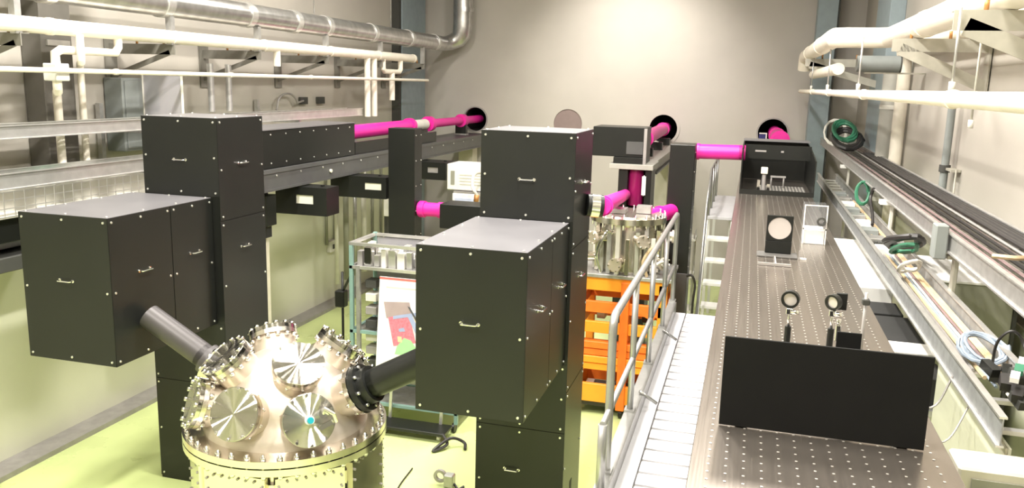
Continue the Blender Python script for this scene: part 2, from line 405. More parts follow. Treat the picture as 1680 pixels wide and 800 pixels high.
MB().box(-1.1735, -1.1685, 6.02, 6.09, 0.15, 0.42, bev=0.002).build('cable_slot', M['black_in'], hR)

# ================================================================= VACUUM CHAMBER WITH DOMED TOP
CX, CY, CZ = -3.0, 4.91, 1.13
cc = Vector((CX, CY, CZ))
def chamber():
    t = thing('vacuum_chamber', 'round stainless steel vacuum chamber with many flanged ports on its dome', 'chamber', (CX, CY, 0))
    mb = MB(); mb.lathe([(0.60, 0.02), (0.60, 1.02)], CX, CY, 48); mb.build('body', M['steel'], t)
    # flat bolted panels round the body
    for k in range(8):
        a = math.radians(-91+45*k); n = Vector((math.cos(a), math.sin(a), 0)); u = Vector((-n.y, n.x, 0))
        c = Vector((CX, CY, 0))+n*0.575
        hw = 0.225; q = [c-u*hw+Z_*0.08, c+u*hw+Z_*0.08, c+u*hw+Z_*1.0, c-u*hw+Z_*1.0]
        p = MB().poly(q, n*0.055).build('body_panel', M['steel'], t)
        mb = MB()
        for s_ in (-1, 1):
            for j in range(12):
                b = c+n*0.055+u*s_*(hw-0.022)+Z_*(0.12+0.075*j); mb.cyl(b, b+n*0.012, 0.009, 6)
        for j in range(6):
            b = c+n*0.055+u*(-0.15+0.06*j)+Z_*0.975; mb.cyl(b, b+n*0.012, 0.009, 6)
        stuff(mb.build('bolts', M['gutter'], p))
        a2 = a+math.radians(22.5); n2 = Vector((math.cos(a2), math.sin(a2), 0)); u2 = Vector((-n2.y, n2.x, 0))
        c2 = Vector((CX, CY, 0))+n2*0.592      # obround viewing slot on each corner
        def ob(w_, h_): return [c2+u2*w_*math.cos(x)+Z_*(0.64+(h_ if math.sin(x) > 0 else -h_)+w_*math.sin(x)) for x in [2*PI*(i+0.5)/16 for i in range(16)]]
        f = MB().poly(ob(0.062, 0.24), n2*0.035).build('slot_frame', M['steel'], t)
        MB().poly([q_+n2*0.033 for q_ in ob(0.022, 0.19)], n2*0.005).build('slot', M['black_in'], f)
    mb = MB(); mb.lathe([(0.55, 1.03), (0.694, 1.03), (0.694, 1.075), (0.55, 1.075)], CX, CY, 56); mb.build('lower_flange', M['steel'], t)
    mb = MB(); mb.lathe([(0.55, 1.085), (0.694, 1.085), (0.694, 1.13), (0.50, 1.13)], CX, CY, 56); tf = mb.build('upper_flange', M['steel'], t)
    mb = MB()
    for k in range(40):
        a = 2*PI*k/40; x, y = CX+0.662*math.cos(a), CY+0.662*math.sin(a)
        mb.cyl((x, y, 0.995), (x, y, 1.165), 0.011, 6); mb.cyl((x, y, 1.13), (x, y, 1.15), 0.019, 6); mb.cyl((x, y, 1.005), (x, y, 1.03), 0.019, 6)
    stuff(mb.build('flange_bolts', M['chrome'], tf))
    prof = [(0.56, 1.13), (0.545, 1.20)]+[(0.50*math.cos(a)+0.0, CZ+0.02+0.50*math.sin(a)) for a in [math.radians(12+76*i/10) for i in range(11)]]
    mb = MB(); mb.lathe(prof, CX, CY, 48); mb.build('dome', M['steel_w'], t)
    lower = [(-91, 24), (-46, 20), (2, 27), (44, 22), (89, 22), (134, 22), (179, 30), (-136, 20)]
    upper = [(-46, 54), (44, 52), (134, 54), (-136, 52)]
    for i, (az, el) in enumerate(lower+upper):
        a, e = math.radians(az), math.radians(el)
        n = Vector((math.cos(e)*math.cos(a), math.cos(e)*math.sin(a), math.sin(e))); u, v = perp(n)
        kind = 'tube' if i in (2, 6) else ('valve' if i == 1 else 'blank')
        d = 0.60; rf = 0.172
        mb = MB(); mb.tube([cc+n*0.36, cc+n*d], 0.148, 32, cap=False); p = mb.build('port', M['steel_w'], t)
        MB().cyl(cc+n*d, cc+n*(d+0.032), rf, 36).build('port_flange', M['steel'], p)
        if kind != 'tube':
            mb = MB(); mb.lathe([(0.004, 0.0), (rf, 0.0), (rf, 0.026), (rf-0.004, 0.030), (0.004, 0.0305)], 0, 0, 40)
            me = mb.build('blank_flange', M['steel_b'], None)
            me.parent = p; me.location = (0, 0, 0)
            q = Z_.rotation_difference(n)
            me.matrix_local = Matrix.Translation(cc+n*(d+0.034)-Vector((CX, CY, 0))) @ q.to_matrix().to_4x4()
        mb = MB(); big = i not in (0, 1, 2, 8); nb = 14 if big else 10; hr = 0.016 if big else 0.010
        for j in range(nb):
            x = 2*PI*(j+0.5)/nb; b = cc+(u*math.cos(x)+v*math.sin(x))*(rf-0.012); tp = 0.034 if kind == 'tube' else 0.074
            mb.cyl(b+n*(d-0.028), b+n*(d+tp), 0.006, 6); mb.cyl(b+n*(d+tp-0.012), b+n*(d+tp+(0.008 if big and kind != 'tube' else 0)), hr, 6); mb.cyl(b+n*(d-0.030), b+n*(d-0.004), hr+0.002, 6)
        stuff(mb.build('port_bolts', M['chrome'], p))
        if kind == 'valve':
            s0 = cc+n*(d+0.064)
            mb = MB(); mb.cyl(s0-u*0.0+v*0.0, s0+n*0.02, 0.03, 16); mb.build('knob_base', M['white'], p)
            MB().cyl(s0+n*0.02, s0+n*0.045, 0.021, 14).build('knob', M['tealknob'], p)
            side = Vector((-math.sin(a), math.cos(a), 0)); upv = n.cross(side)
            b0 = s0+side*0.085
            mb = MB(); mb.cyl(b0+upv*0.03, b0+upv*0.03+n*0.05, 0.032, 16); mb.tube([b0+upv*0.03+n*0.04, b0+upv*0.06+n*0.09, b0+side*0.05+upv*0.02+n*0.10, b0+side*0.07-upv*0.03+n*0.06], 0.012, 10)
            mb.obox(b0-upv*0.06+n*0.02-side*0.03, b0-upv*0.03+n*0.02+side*0.06, 0.03, 0.03, up=n); mb.build('valve', M['chrome'], p)
    return t
chamber()
def tube_on(label, a, az, el, r, col, fm='black', name='chamber_tube'):
    az, el = math.radians(az), math.radians(el)
    n = Vector((math.cos(el)*math.cos(az), math.cos(el)*math.sin(az), math.sin(el)))
    e = cc+n*0.634; a = Vector(a); d = (a-e).normalized()
    t = thing(name, label, 'tube', e)
    MB().cyl(e+d*0.02, a, r, 28).build('barrel', M[col], t)
    MB().cyl(e+n*0.003, e+n*0.045, 0.165, 32).build('end_flange', M[fm], t)
    mb = MB(); mb.cyl(e+d*0.04, e+d*0.16, r*1.0, 28, r2=r*1.0); mb.ring(e+d*0.045, e+d*0.11, r, r*1.28, 28); mb.build('collar', M[col], t)
    u, v = perp(n); mb = MB()
    for j in range(8):
        b = e+(u*math.cos(2*PI*j/8)+v*math.sin(2*PI*j/8))*0.143+n*0.045; mb.cyl(b, b+n*0.016, 0.012, 6)
    stuff(mb.build('bolts', M['screw'], t))
    return t
tL = tube_on('black tube sloping from the housing by the bare wall down to the chamber', (-4.10, 4.895, 1.775), 179, 30, 0.088, 'tubeblack', 'steel')
tR = tube_on('thick black tube rising from the chamber to the housing before the orange lift', (-1.957, 4.93, 1.68), 2, 27, 0.10, 'black')

# ================================================================= TALL BEAM LINE ALONG THE BARE WALL
# dark grey girder running to the far wall
t = thing('beam_girder', 'long dark grey girder on posts running to the far wall along the pipes', 'girder', (-5.1, 11.3, 0))
MB().box(-5.40, -4.80, 7.55, 15.2, 2.50, 2.54).build('top_flange', M['beamgrey'], t)
MB().box(-5.40, -4.80, 7.55, 15.2, 2.31, 2.335).build('bottom_flange', M['beamgrey'], t)
MB().box(-4.83, -4.812, 7.552, 15.2, 2.336, 2.499).build('web', M['beamgrey'], t)
MB().box(-5.39, -5.372, 7.552, 15.2, 2.336, 2.499).build('web', M['beamgrey'], t)
MB().box(-5.37, -4.84, 7.552, 7.57, 2.336, 2.499).build('end_plate', M['black'], t)
for y in (7.72, 11.95, 14.9):
    MB().box(-5.24, -4.96, y-0.14, y+0.14, 0.02, 2.31, bev=0.005).build('post', M['cream'], t)
mb = MB()
for k in range(14):
    y = 7.8+k*0.5; mb.cyl((-4.812, y, 2.47), (-4.803, y, 2.47), 0.012, 6)
stuff(mb.build('bolts', M['screw'], t))
# long black cover on the girder
t = thing('beam_cover_box', 'long low black cover box lying on the dark girder', 'box', (-5.1, 8.9, 2.54))
MB().box(-5.36, -4.84, 7.60, 9.70, 2.545, 2.945, bev=0.006).build('shell', M['black'], t)
MB().box(-5.34, -4.86, 7.585, 7.600, 2.56, 2.93).build('end_panel', M['black_in'], t)
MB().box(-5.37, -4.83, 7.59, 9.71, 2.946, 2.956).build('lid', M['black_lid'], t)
mb = MB()
for k in range(7):
    mb.cyl((-4.841, 7.75+k*0.3, 2.90), (-4.833, 7.75+k*0.3, 2.90), 0.009, 6); mb.cyl((-4.841, 7.75+k*0.3, 2.60), (-4.833, 7.75+k*0.3, 2.60), 0.009, 6)
stuff(mb.build('screws', M['screw'], t))
t = thing('low_side_rail', 'low black side rail on the girder under the magenta tube', 'rail', (-4.9, 11.5, 2.54))
MB().box(-4.88, -4.85, 9.73, 12.6, 2.545, 2.70).build('rail_plate', M['black'], t)
mb = MB(); [mb.box(-4.95, -4.88, y, y+0.04, 2.545, 2.60) for y in (10.4, 11.4, 12.4)]; mb.build('foot', M['black'], t)
def ptube(label, a, b, r, secs=(), col='pink', group=None, n=24):
    """magenta beam tube; secs = (fraction, half length, extra radius, material) collars"""
    a, b = Vector(a), Vector(b); d = (b-a).normalized()
    t = thing('magenta_tube', label, 'tube', a, group)
    MB().cyl(a, b, r, n).build('barrel', M[col], t)
    for f, h, dr, m in secs:
        c = a+(b-a)*f; MB().ring(c-d*h, c+d*h, r-0.002, r+dr, n).build('collar', M[m], t)
    return t
ptube('stout magenta tube coming out of the black cover box beside the pipes', (-5.10, 9.72, 2.80), (-5.11, 12.2, 2.80), 0.095, ((0.96, 0.05, 0.025, 'pink'), (0.04, 0.03, 0.012, 'pink')))
t = thing('tube_coupling', 'pale metal coupling joining two magenta tubes on the girder', 'coupling', (-5.11, 12.2, 2.54))
MB().ring((-5.11, 12.26, 2.80), (-5.11, 12.75, 2.80), 0.06, 0.085, 20).build('bellows', M['cable_w'], t)
MB().box(-5.2, -5.02, 12.35, 12.65, 2.545, 2.72).build('stand', M['black'], t)
ptube('slimmer magenta tube running over the girder into the far wall port', (-5.115, 12.78, 2.80), (-5.13, 15.7, 2.79), 0.072, ((0.05, 0.07, 0.05, 'pink'), (0.62, 0.08, 0.045, 'pink')))
t = thing('tube_support', 'small dark stand under the magenta tube near the far wall', 'stand', (-5.12, 14.6, 2.54))
MB().box(-5.22, -5.02, 14.52, 14.62, 2.545, 2.72).build('block', M['black'], t)
MB().box(-5.24, -5.00, 14.50, 14.64, 2.54, 2.56).build('foot', M['gutter'], t)

def tower(label, x0, x1, y0, y1, z1, joint=None, mat_low=None, lipm='black'):
    t = thing('mirror_tower', label, 'tower', ((x0+x1)/2, (y0+y1)/2, 0))
    zj = joint or 0.9
    MB().box(x0, x1, y0, y1, 0.02, zj-0.006, bev=0.004).build('lower_case', M[mat_low or 'black'], t)
    MB().box(x0, x1, y0, y1, zj, z1, bev=0.004).build('upper_case', M['black'], t)
    MB().box(x0-0.05, x1+0.05, y0-0.05, y1+0.05, 0, 0.02).build('base_plate', M['gutter'], t)
    mb = MB()
    for k in range(7):
        z = z1-0.08-(z1-zj-0.15)*k/6
        mb.cyl((x1, y0+0.04, z), (x1+0.007, y0+0.04, z), 0.008, 6); mb.cyl((x1, y1-0.04, z), (x1+0.007, y1-0.04, z), 0.008, 6)
    stuff(mb.build('screws', M['screw'], t))
    return t
t2 = tower('slender black tower by the poster rack with two magenta tubes', -4.29, -3.94, 9.50, 9.74, 2.915)
ptube('short magenta tube between the slender tower and the low black box', (-3.93, 9.62, 1.92), (-3.60, 9.62, 1.92), 0.088, ((0.16, 0.035, 0.016, 'pink'), (0.9, 0.03, 0.012, 'pink')))
t = thing('beam_box', 'low black box on a stand behind the housing with a magenta tube end', 'box', (-3.3, 9.65, 0))
MB().box(-3.60, -3.02, 9.48, 9.86, 1.72, 2.02, bev=0.006).build('case', M['black'], t)
for x in (-3.52, -3.16): MB().box(x, x+0.06, 9.62, 9.68, 0.02, 1.72).build('leg', M['gutter'], t)
MB().box(-3.58, -3.06, 9.55, 9.75, 0, 0.02).build('foot_plate', M['gutter'], t)
# camera boxes hanging from the girder
def hangbox(label, x0, x1, y0, y1, z0, z1, wa=0.40, wb=0.74, wm='window'):
    t = thing('camera_box', label, 'box', ((x0+x1)/2, (y0+y1)/2, z0), None)
    e = 0.012
    mb = MB(); mb.box(x0, x1, y0, y1, z0, z0+e); mb.box(x0, x1, y0, y1, z1-e, z1); mb.box(x0, x0+e, y0, y1, z0+e, z1-e); mb.box(x1-e, x1, y0, y1, z0+e, z1-e); mb.box(x0+e, x1-e, y1-e, y1, z0+e, z1-e)
    mb.build('case', M['black'], t)
    # front frame with a pale window
    w_, h_ = x1-x0, z1-z0; fx0, fx1, fz0, fz1 = x0+w_*wa, x0+w_*wb, z0+h_*0.40, z0+h_*0.72
    mb = MB(); mb.box(x0, fx0, y0-0.012, y0, z0, z1); mb.box(fx1, x1, y0-0.012, y0, z0, z1); mb.box(fx0, fx1, y0-0.012, y0, z0, fz0); mb.box(fx0, fx1, y0-0.012, y0, fz1, z1)
    mb.build('front_frame', M['black'], t)
    B('window_pane', M[wm], t, fx0, fx1, y0+0.003, y0+0.008, fz0, fz1)
    for x in (x0+w_*0.2, x1-w_*0.2): MB().box(x-0.015, x+0.015, (y0+y1)/2-0.02, (y0+y1)/2+0.02, z1, 2.312).build('hanger', M['black'], t)
    return t
hangbox('black camera box with bright window hanging under the girder beside the housing', -5.12, -4.48, 8.28, 8.56, 1.98, 2.295)
hangbox('black camera box with bright window hanging beside the slender tower', -5.08, -4.32, 9.50, 9.8, 2.03, 2.30, 0.62, 0.92)
hangbox('black camera box with dull window hanging beyond the slender tower', -4.86, -4.36, 11.75, 12.2, 2.03, 2.29, wm='gutter')
t = thing('hanging_motor', 'small black motor unit hanging below the girder close to the housing', 'motor', (-4.95, 7.75, 1.8))
MB().box(-5.02, -4.86, 7.68, 7.86, 1.93, 2.26, bev=0.005).build('case', M['black'], t)
MB().box(-4.98, -4.90, 7.72, 7.82, 1.80, 1.93).build('gearbox', M['black_in'], t)
MB().box(-4.96, -4.92, 7.74, 7.80, 2.26, 2.312).build('hanger', M['black'], t)
t = thing('indicator_lamp', 'tiny pale lamp on the web of the dark girder', 'lamp', (-4.80, 8.95, 2.4))
MB().cyl((-4.811, 8.98, 2.41), (-4.79, 8.98, 2.41), 0.022, 10).build('lens', M['window'], t)

# white equipment seen between the towers
t = thing('white_instrument', 'white boxy instrument on a bench behind the housing', 'instrument', (-3.95, 11.6, 0))
MB().box(-4.22, -3.55, 11.4, 11.9, 1.94, 2.32, bev=0.012).build('case', M['white'], t)
B('dark_slot', M['olive'], t, -4.16, -4.10, 11.393, 11.40, 2.02, 2.22)
mb = MB(); [mb.box(-4.02, -3.62, 11.392, 11.399, 2.03+0.045*k, 2.045+0.045*k) for k in range(4)]; mb.build('vent_slats', M['cable_w'], t)
MB().box(-4.10, -3.50, 11.35, 11.95, 1.88, 1.93).build('bench_top', M['gutter'], t)
for x in (-4.06, -3.58): MB().box(x, x+0.05, 11.4, 11.45, 0, 1.88).build('leg', M['gutter'], t)
t = thing('small_monitor', 'small pale monitor standing on a post under the white instrument', 'monitor', (-3.75, 10.7, 0))
MB().box(-3.88, -3.50, 10.70, 10.74, 1.80, 1.99, bev=0.006).build('bezel', M['white'], t)
B('screen', M['screen'], t, -3.84, -3.54, 10.692, 10.699, 1.82, 1.93)
MB().cyl((-3.69, 10.74, 0.02), (-3.69, 10.74, 1.82), 0.02, 10).build('post', M['gutter'], t)
MB().cyl((-3.69, 10.74, 0), (-3.69, 10.74, 0.02), 0.15, 20).build('foot', M['gutter'], t)
t = thing('hose', 'brown and white hose dangling beside the housing edge', 'hose', (-3.4, 10.3, 1.7))
MB().tube(smooth_path([(-3.60, 11.39, 2.22), (-3.56, 10.7, 2.27), (-3.42, 10.2, 2.16), (-3.36, 10.2, 2.05), (-3.37, 10.2, 1.93), (-3.40, 10.2, 1.82), (-3.38, 10.2, 1.72)]), 0.022, 8).build('tubing', M['cable_w'], t)
MB().cyl((-3.36, 10.2, 2.06), (-3.37, 10.2, 1.97), 0.034, 10).build('fitting', M['brown'], t)

# ================================================================= MIDDLE BEAM LINE
t = thing('black_enclosure', 'square black enclosure standing on a dark post before a wall port', 'enclosure', (-1.5, 10.9, 0))
MB().box(-1.96, -1.28, 10.7, 11.25, 2.60, 2.975, bev=0.005).build('case', M['black'], t)
MB().box(-1.68, -1.28, 10.68, 11.25, 2.515, 2.598, bev=0.004).build('lower_case', M['black'], t)
MB().box(-1.30, -1.262, 10.66, 10.70, 2.50, 2.97).build('edge_strip', M['gutter'], t)
MB().box(-1.52, -1.31, 10.688, 10.699, 2.64, 2.80).build('label_plate', M['beamgrey'], t)
MB().box(-1.72, -1.16, 10.62, 11.3, 2.45, 2.515, bev=0.004).build('base_slab', M['beamlight'], t)
MB().box(-1.60, -1.48, 10.66, 11.1, 0.02, 2.45, bev=0.004).build('post', M['black'], t)
MB().box(-1.26, -1.18, 10.66, 11.1, 0.02, 2.45, bev=0.004).build('post', M['black'], t)
MB().box(-1.48, -1.26, 10.9, 11.1, 0.02, 2.45).build('back_plate', M['black_in'], t)
MB().cyl((-1.385, 10.78, 2.46), (-1.385, 10.78, 1.98), 0.10, 20).build('magenta_shaft', M['pinkglass'], t)
B('white_plate', M['white'], t, -1.275, -1.262, 10.64, 10.66, 2.12, 2.38)
mb = MB(); mb.box(-1.292, -1.242, 10.63, 10.64, 2.13, 2.37); mb.build('white_label', M['white'], t)
B('foot_plate', M['gutter'], t, -1.66, -1.12, 10.6, 11.2, 0, 0.02)
ptube('magenta tube entering the ringed wall port above the pale girder', (-1.38, 11.26, 2.80), (-1.53, 15.8, 2.75), 0.10, ((0.05, 0.05, 0.02, 'pink'), (0.8, 0.05, 0.02, 'pink')))
t = thing('beam_girder', 'pale grey girder reaching from the square enclosure to the far wall', 'girder', (-1.35, 13.3, 0))
MB().box(-1.56, -1.22, 11.32, 15.35, 2.36, 2.50, bev=0.004).build('web', M['beamlight'], t)
MB().box(-1.60, -1.18, 11.32, 15.35, 2.50, 2.52).build('top_flange', M['beamlight'], t)
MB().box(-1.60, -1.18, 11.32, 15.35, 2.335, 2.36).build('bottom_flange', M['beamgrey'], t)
MB().box(-1.5, -1.3, 14.2, 14.4, 0, 2.335).build('post', M['cream'], t)
t = thing('tube_mount', 'black clamp mounts under the magenta tube on the pale girder', 'mount', (-1.4, 12, 2.52))
for y in (11.9, 13.2, 14.4): MB().box(-1.50, -1.32, y, y+0.1, 2.522, 2.64).build('clamp', M['black'], t)
tower('dark tower with a level magenta tube at its top, by the walkway end', -0.855, -0.58, 9.45, 9.85, 2.87, joint=1.42, mat_low='tubeblack')
ptube('level magenta tube from the dark tower into the table enclosure', (-0.575, 9.65, 2.79), (-0.045, 9.65, 2.80), 0.083, ((0.03, 0.015, 0.01, 'pink'), (0.93, 0.03, -0.0, 'pink')))
t = thing('end_coupler', 'black cylindrical coupler with a pale band on the housing flank', 'coupler', (-1.11, 6.2, 2.5))
MB().cyl((-1.163, 6.22, 2.60), (-1.05, 6.26, 2.59), 0.085, 24).build('barrel', M['black'], t)
MB().ring((-1.135, 6.23, 2.597), (-1.075, 6.25, 2.592), 0.084, 0.09, 24).build('band', M['chrome'], t)
ptube('magenta tube from the housing flank back to the dark enclosure post', (-1.052, 6.262, 2.59), (-1.50, 10.66, 2.12), 0.068, ((0.02, 0.02, 0.012, 'pink'),))
ptube('short magenta tube between the small far chamber and the dark tower', (-1.02, 8.75, 2.12), (-0.80, 9.44, 2.12), 0.085, ((0.55, 0.02, 0.014, 'pink'),))

# ================================================================= ORANGE LIFT WITH SECOND CHAMBER
t = thing('orange_lift', 'orange steel lift frame carrying a small chamber', 'lift', (-1.15, 8.8, 0))
x0, x1, y0, y1 = -1.66, -0.70, 8.40, 9.15
for nm, z0, z1, m in (('top_beam', 1.39, 1.53, 'orange'), ('upper_rail', 1.15, 1.27, 'orange2'), ('middle_rail', 0.93, 1.05, 'orange'), ('lower_rail', 0.16, 0.36, 'orange')):
    MB().box(x0, x1, y0, y0+0.05, z0, z1, bev=0.005).build(nm, M[m], t)
    MB().box(x0, x1, y1-0.05, y1, z0, z1, bev=0.005).build(nm, M['orange2'], t)
    MB().box(x1-0.05, x1, y0+0.05, y1-0.05, z0, z1, bev=0.005).build(nm, M[m], t)
    MB().box(x0, x0+0.05, y0+0.05, y1-0.05, z0, z1, bev=0.005).build(nm, M[m], t)
for k in range(4):
    MB().box(x0, x1, y0-0.012*(k % 2)-0.002, y0+0.10, 0.52+k*0.08, 0.595+k*0.08, bev=0.006).build('drawer_rail', M['orange' if k < 2 else 'orange2'], t)
for x in (x0, -1.17, x1-0.09):
    for y in (y0-0.03, y1-0.06): MB().box(x, x+0.09, y+0.03 if x != -1.17 else y, y+0.11, 0.10, 1.50, bev=0.006).build('post', M['orange2' if x == -1.17 else 'orange'], t)
mb = MB(); mb.obox((-1.12, y0+0.02, 1.27), (-0.82, y0+0.02, 1.13), 0.04, 0.05, up=(0, -1, 0)); mb.build('brace', M['orange2'], t)
for x in (x0+0.05, -1.12, x1-0.05):
    for y in (y0+0.04, y1-0.04):
        MB().cyl((x-0.02, y, 0.05), (x+0.02, y, 0.05), 0.05, 14).build('caster', M['black'], t)
MB().box(x0+0.05, x1-0.05, y0+0.05, y1-0.05, 0.10, 0.16).build('base_plate', M['joint'], t)
MB().box(x0-0.04, x1+0.04, y0-0.02, y1+0.02, 1.53, 1.57, bev=0.005).build('platform', M['zinc'], t)
random.seed(3)
for k in range(7):
    x = x0+0.10+k*0.12; z = (0.16, 1.05)[k % 2]
    MB().box(x, x+0.09, y0+0.14, y0+0.44, z, z+0.10, bev=0.005).build('machine_block', M[random.choice(['joint', 'zinc', 'greybox', 'teal'])], t)
# second chamber
t = thing('vacuum_chamber', 'small cluttered steel vacuum chamber standing on the orange lift', 'chamber', (-1.17, 8.75, 1.57))
kx, ky = -1.18, 8.75
mb = MB(); mb.lathe([(0.30, 1.572), (0.32, 1.60), (0.32, 2.05), (0.30, 2.10)], kx, ky, 28); mb.build('body', M['steel'], t)
mb = MB(); mb.lathe([(0.40, 2.10), (0.40, 2.16), (0.37, 2.16), (0.36, 2.18)], kx, ky, 32); mb.build('lid', M['steel'], t)
random.seed(11)
for k in range(6):
    a = math.radians(-165+k*34); n = Vector((math.cos(a), math.sin(a), 0)); c = Vector((kx, ky, 1.70+0.25*(k % 2)))
    mb = MB(); mb.cyl(c+n*0.26, c+n*0.46, 0.055, 16); p = mb.build('port', M['steel'], t)
    MB().cyl(c+n*0.46, c+n*0.49, 0.070, 20).build('port_flange', M['steel_w'], p)
    mb = MB(); u, v = perp(n)
    for j in range(6):
        b = c+n*0.47+(u*math.cos(j)+v*math.sin(j))*0.06; mb.cyl(b, b+n*0.045, 0.009, 6)
    stuff(mb.build('port_bolts', M['chrome'], p))
for k in range(12):
    a = math.radians(-184+k*17); x, y = kx+0.34*math.cos(a), ky+0.34*math.sin(a)
    MB().box(x-0.022, x+0.022, y-0.02, y+0.02, 1.575, 1.95+0.15*((k*7) % 3)/2, bev=0.004).build('column', M[('zinc', 'cable_w', 'steel', 'olive')[k % 4]], t)
mb = MB()
for k in range(20):
    a = 2*PI*k/20; x, y = kx+0.38*math.cos(a), ky+0.38*math.sin(a); mb.cyl((x, y, 2.05), (x, y, 2.21), 0.010, 6)
stuff(mb.build('lid_bolts', M['chrome'], t))
for k, (x, z) in enumerate(((-1.62, 2.0), (-1.40, 2.02), (-0.92, 1.9), (-0.83, 1.75))):
    MB().tube(smooth_path([(x, 8.42, 1.58), (x-0.04, 8.36, (z+1.58)/2), (x+0.05, 8.38, z), (x+0.10, 8.5, z-0.05)]), 0.016, 8).build('hose', M[('cable_w', 'chrome', 'cable_t', 'cable_w')[k]], t)
mb = MB(); mb.box(-1.50, -1.20, 8.60, 8.80, 2.185, 2.23); mb.box(-1.1, -0.95, 8.7, 8.85, 2.185, 2.26); mb.build('top_fitting', M['zinc'], t)

# ================================================================= POSTER RACK ON THE FLOOR
t = thing('wheeled_rack', 'teal framed wheeled rack full of clutter behind the poster', 'rack', (-3.3, 7.75, 0))
rx0, rx1, ry0, ry1 = -3.80, -2.62, 7.45, 8.05
for x in (rx0, rx1-0.04):
    for y in (ry0, ry1-0.04): MB().box(x, x+0.04, y, y+0.04, 0.10, 1.90 if y > ry0 else 1.86, bev=0.004).build('post', M['teal'], t)
MB().box(rx0+0.08, rx0+0.12, ry0-0.01, ry0+0.03, 0.10, 1.66, bev=0.003).build('post', M['zinc'], t)
for z in (1.86, 1.62, 0.95, 0.20):
    mb = MB(); mb.box(rx0, rx1, ry0, ry0+0.035, z, z+0.03); mb.box(rx0, rx1, ry1-0.035, ry1, z, z+0.03); mb.box(rx0, rx0+0.035, ry0+0.035, ry1-0.035, z, z+0.03); mb.box(rx1-0.035, rx1, ry0+0.035, ry1-0.035, z, z+0.03)
    mb.build('shelf_frame', M['alu'] if z > 1.5 else M['teal'], t)
    if z < 1.8: MB().box(rx0+0.036, rx1-0.036, ry0+0.036, ry1-0.036, z+0.005, z+0.02).build('shelf_board', M['zinc'], t)
MB().box(rx0+0.04, rx1-0.04, ry1-0.02, ry1-0.012, 0.22, 1.85).build('back_panel', M['film'], t)
for x in (rx0+0.05, rx1-0.05):
    for y in (ry0+0.05, ry1-0.05): MB().cyl((x-0.015, y, 0.05), (x+0.015, y, 0.05), 0.05, 14).build('caster', M['black'], t)
random.seed(21)
HW = {'zinc': 'dull grey', 'chrome': 'shiny chrome', 'white': 'white', 'gutter': 'dark grey', 'alu': 'silvery', 'cable_w': 'cream'}
for k in range(46):
    x = rx0+0.09+(k % 12)*0.089; y = ry0+0.1+(k//12)*0.125; s1, s2, h = 0.045+random.random()*0.035, 0.05+random.random()*0.06, 0.07+random.random()*0.13
    o = MB().box(-s1/2, s1/2, -s2/2, s2/2, 0, h, bev=0.004).build('hardware_part', M[(hm := random.choice(list(HW)))], None)
    o.location = (x, y, 1.642); o.rotation_euler = (0, 0, random.uniform(-0.08, 0.08))
    tag(o, HW[hm]+' hardware piece lying on the upper shelf of the teal rack', 'hardware', HW[hm]+' hardware on the upper shelf of the teal rack')
for k in range(9):
    z = 0.30+0.14*k
    o = MB().box(rx0+0.15, rx0+0.27, ry0+0.06, ry0+0.20, 0, 0.08, bev=0.004).build('clamp_block', M[('gutter', 'cable_w', 'joint')[k % 3]], t)
    o.location.z += z
def poster():
    t = thing('poster_board', 'white poster board with a red-edged coloured plan leaning on the rack', 'poster', (-3.1, 7.40, 0.05))
    a = Vector((-3.49, 7.40, 0.60)); ux = Vector((1, 0, 0)); uz = Vector((0.055, 0, 1)).normalized(); W, H = 0.92, 0.98
    P = lambda u, v, d=0.0: a+ux*u*W+uz*v*H+Vector((0, -d, 0))
    MB().poly([P(0, -0.0), P(1, -0.0), P(1, 1), P(0, 1)], (0, 0.012, 0)).build('board', M['paper'], t)
    def pr(pts, m, d): MB().poly([P(u, v, d) for u, v in pts], (0, 0.0008, 0)).build('printed_area', M[m], t)
    pr([(0, 0.975), (1, 0.975), (1, 1), (0, 1)], 'p_red', 0.001)
    pr([(0.08, 0.89), (0.46, 0.89), (0.46, 0.905), (0.08, 0.905)], 'p_text', 0.001)
    pr([(0.06, 0.74), (0.36, 0.76), (0.42, 0.55), (0.10, 0.57)], 'p_mauve', 0.001)
    pr([(0.12, 0.58), (0.36, 0.64), (0.46, 0.34), (0.20, 0.28)], 'p_pink', 0.002)
    pr([(0.24, 0.28), (0.32, 0.38), (0.40, 0.36), (0.56, 0.18), (0.22, 0.20)], 'p_green', 0.003)
    pr([(0.18, 0.60), (0.62, 0.70), (0.62, 0.665), (0.18, 0.565)], 'p_blue', 0.004)
    pr([(0.34, 0.62), (0.40, 0.62), (0.66, 0.20), (0.60, 0.20)], 'p_blue', 0.005)
    pr([(0.42, 0.60), (0.62, 0.66), (0.66, 0.40), (0.52, 0.42)], 'p_tan', 0.002)
    pr([(0.34, 0.72), (0.37, 0.71), (0.60, 0.40), (0.57, 0.40)], 'p_line', 0.006)
    pr([(0.25, 0.47), (0.31, 0.49), (0.33, 0.45), (0.26, 0.44)], 'p_blue', 0.004)
    pr([(0.24, 0.39), (0.29, 0.39), (0.30, 0.33), (0.25, 0.33)], 'p_tan', 0.004)
    for x in (0.2, 0.8): MB().obox(P(x, 0.0, -0.006), P(x, -0.55, -0.006), 0.03, 0.02, up=(0, 1, 0)).build('leg', M['zinc'], t)
poster()
t = thing('light_stand', 'thin black stand with a clamp next to the wheeled rack', 'stand', (-4.03, 7.75, 0))
MB().cyl((-4.03, 7.75, 0.10), (-4.03, 7.75, 1.50), 0.014, 8).build('pole', M['black'], t)
for k in range(3):
    a = 2*PI*k/3+0.4; MB().tube([(-4.03, 7.75, 0.35), (-4.03+0.28*math.cos(a), 7.75+0.28*math.sin(a), 0.01)], 0.010, 6).build('leg', M['black'], t)
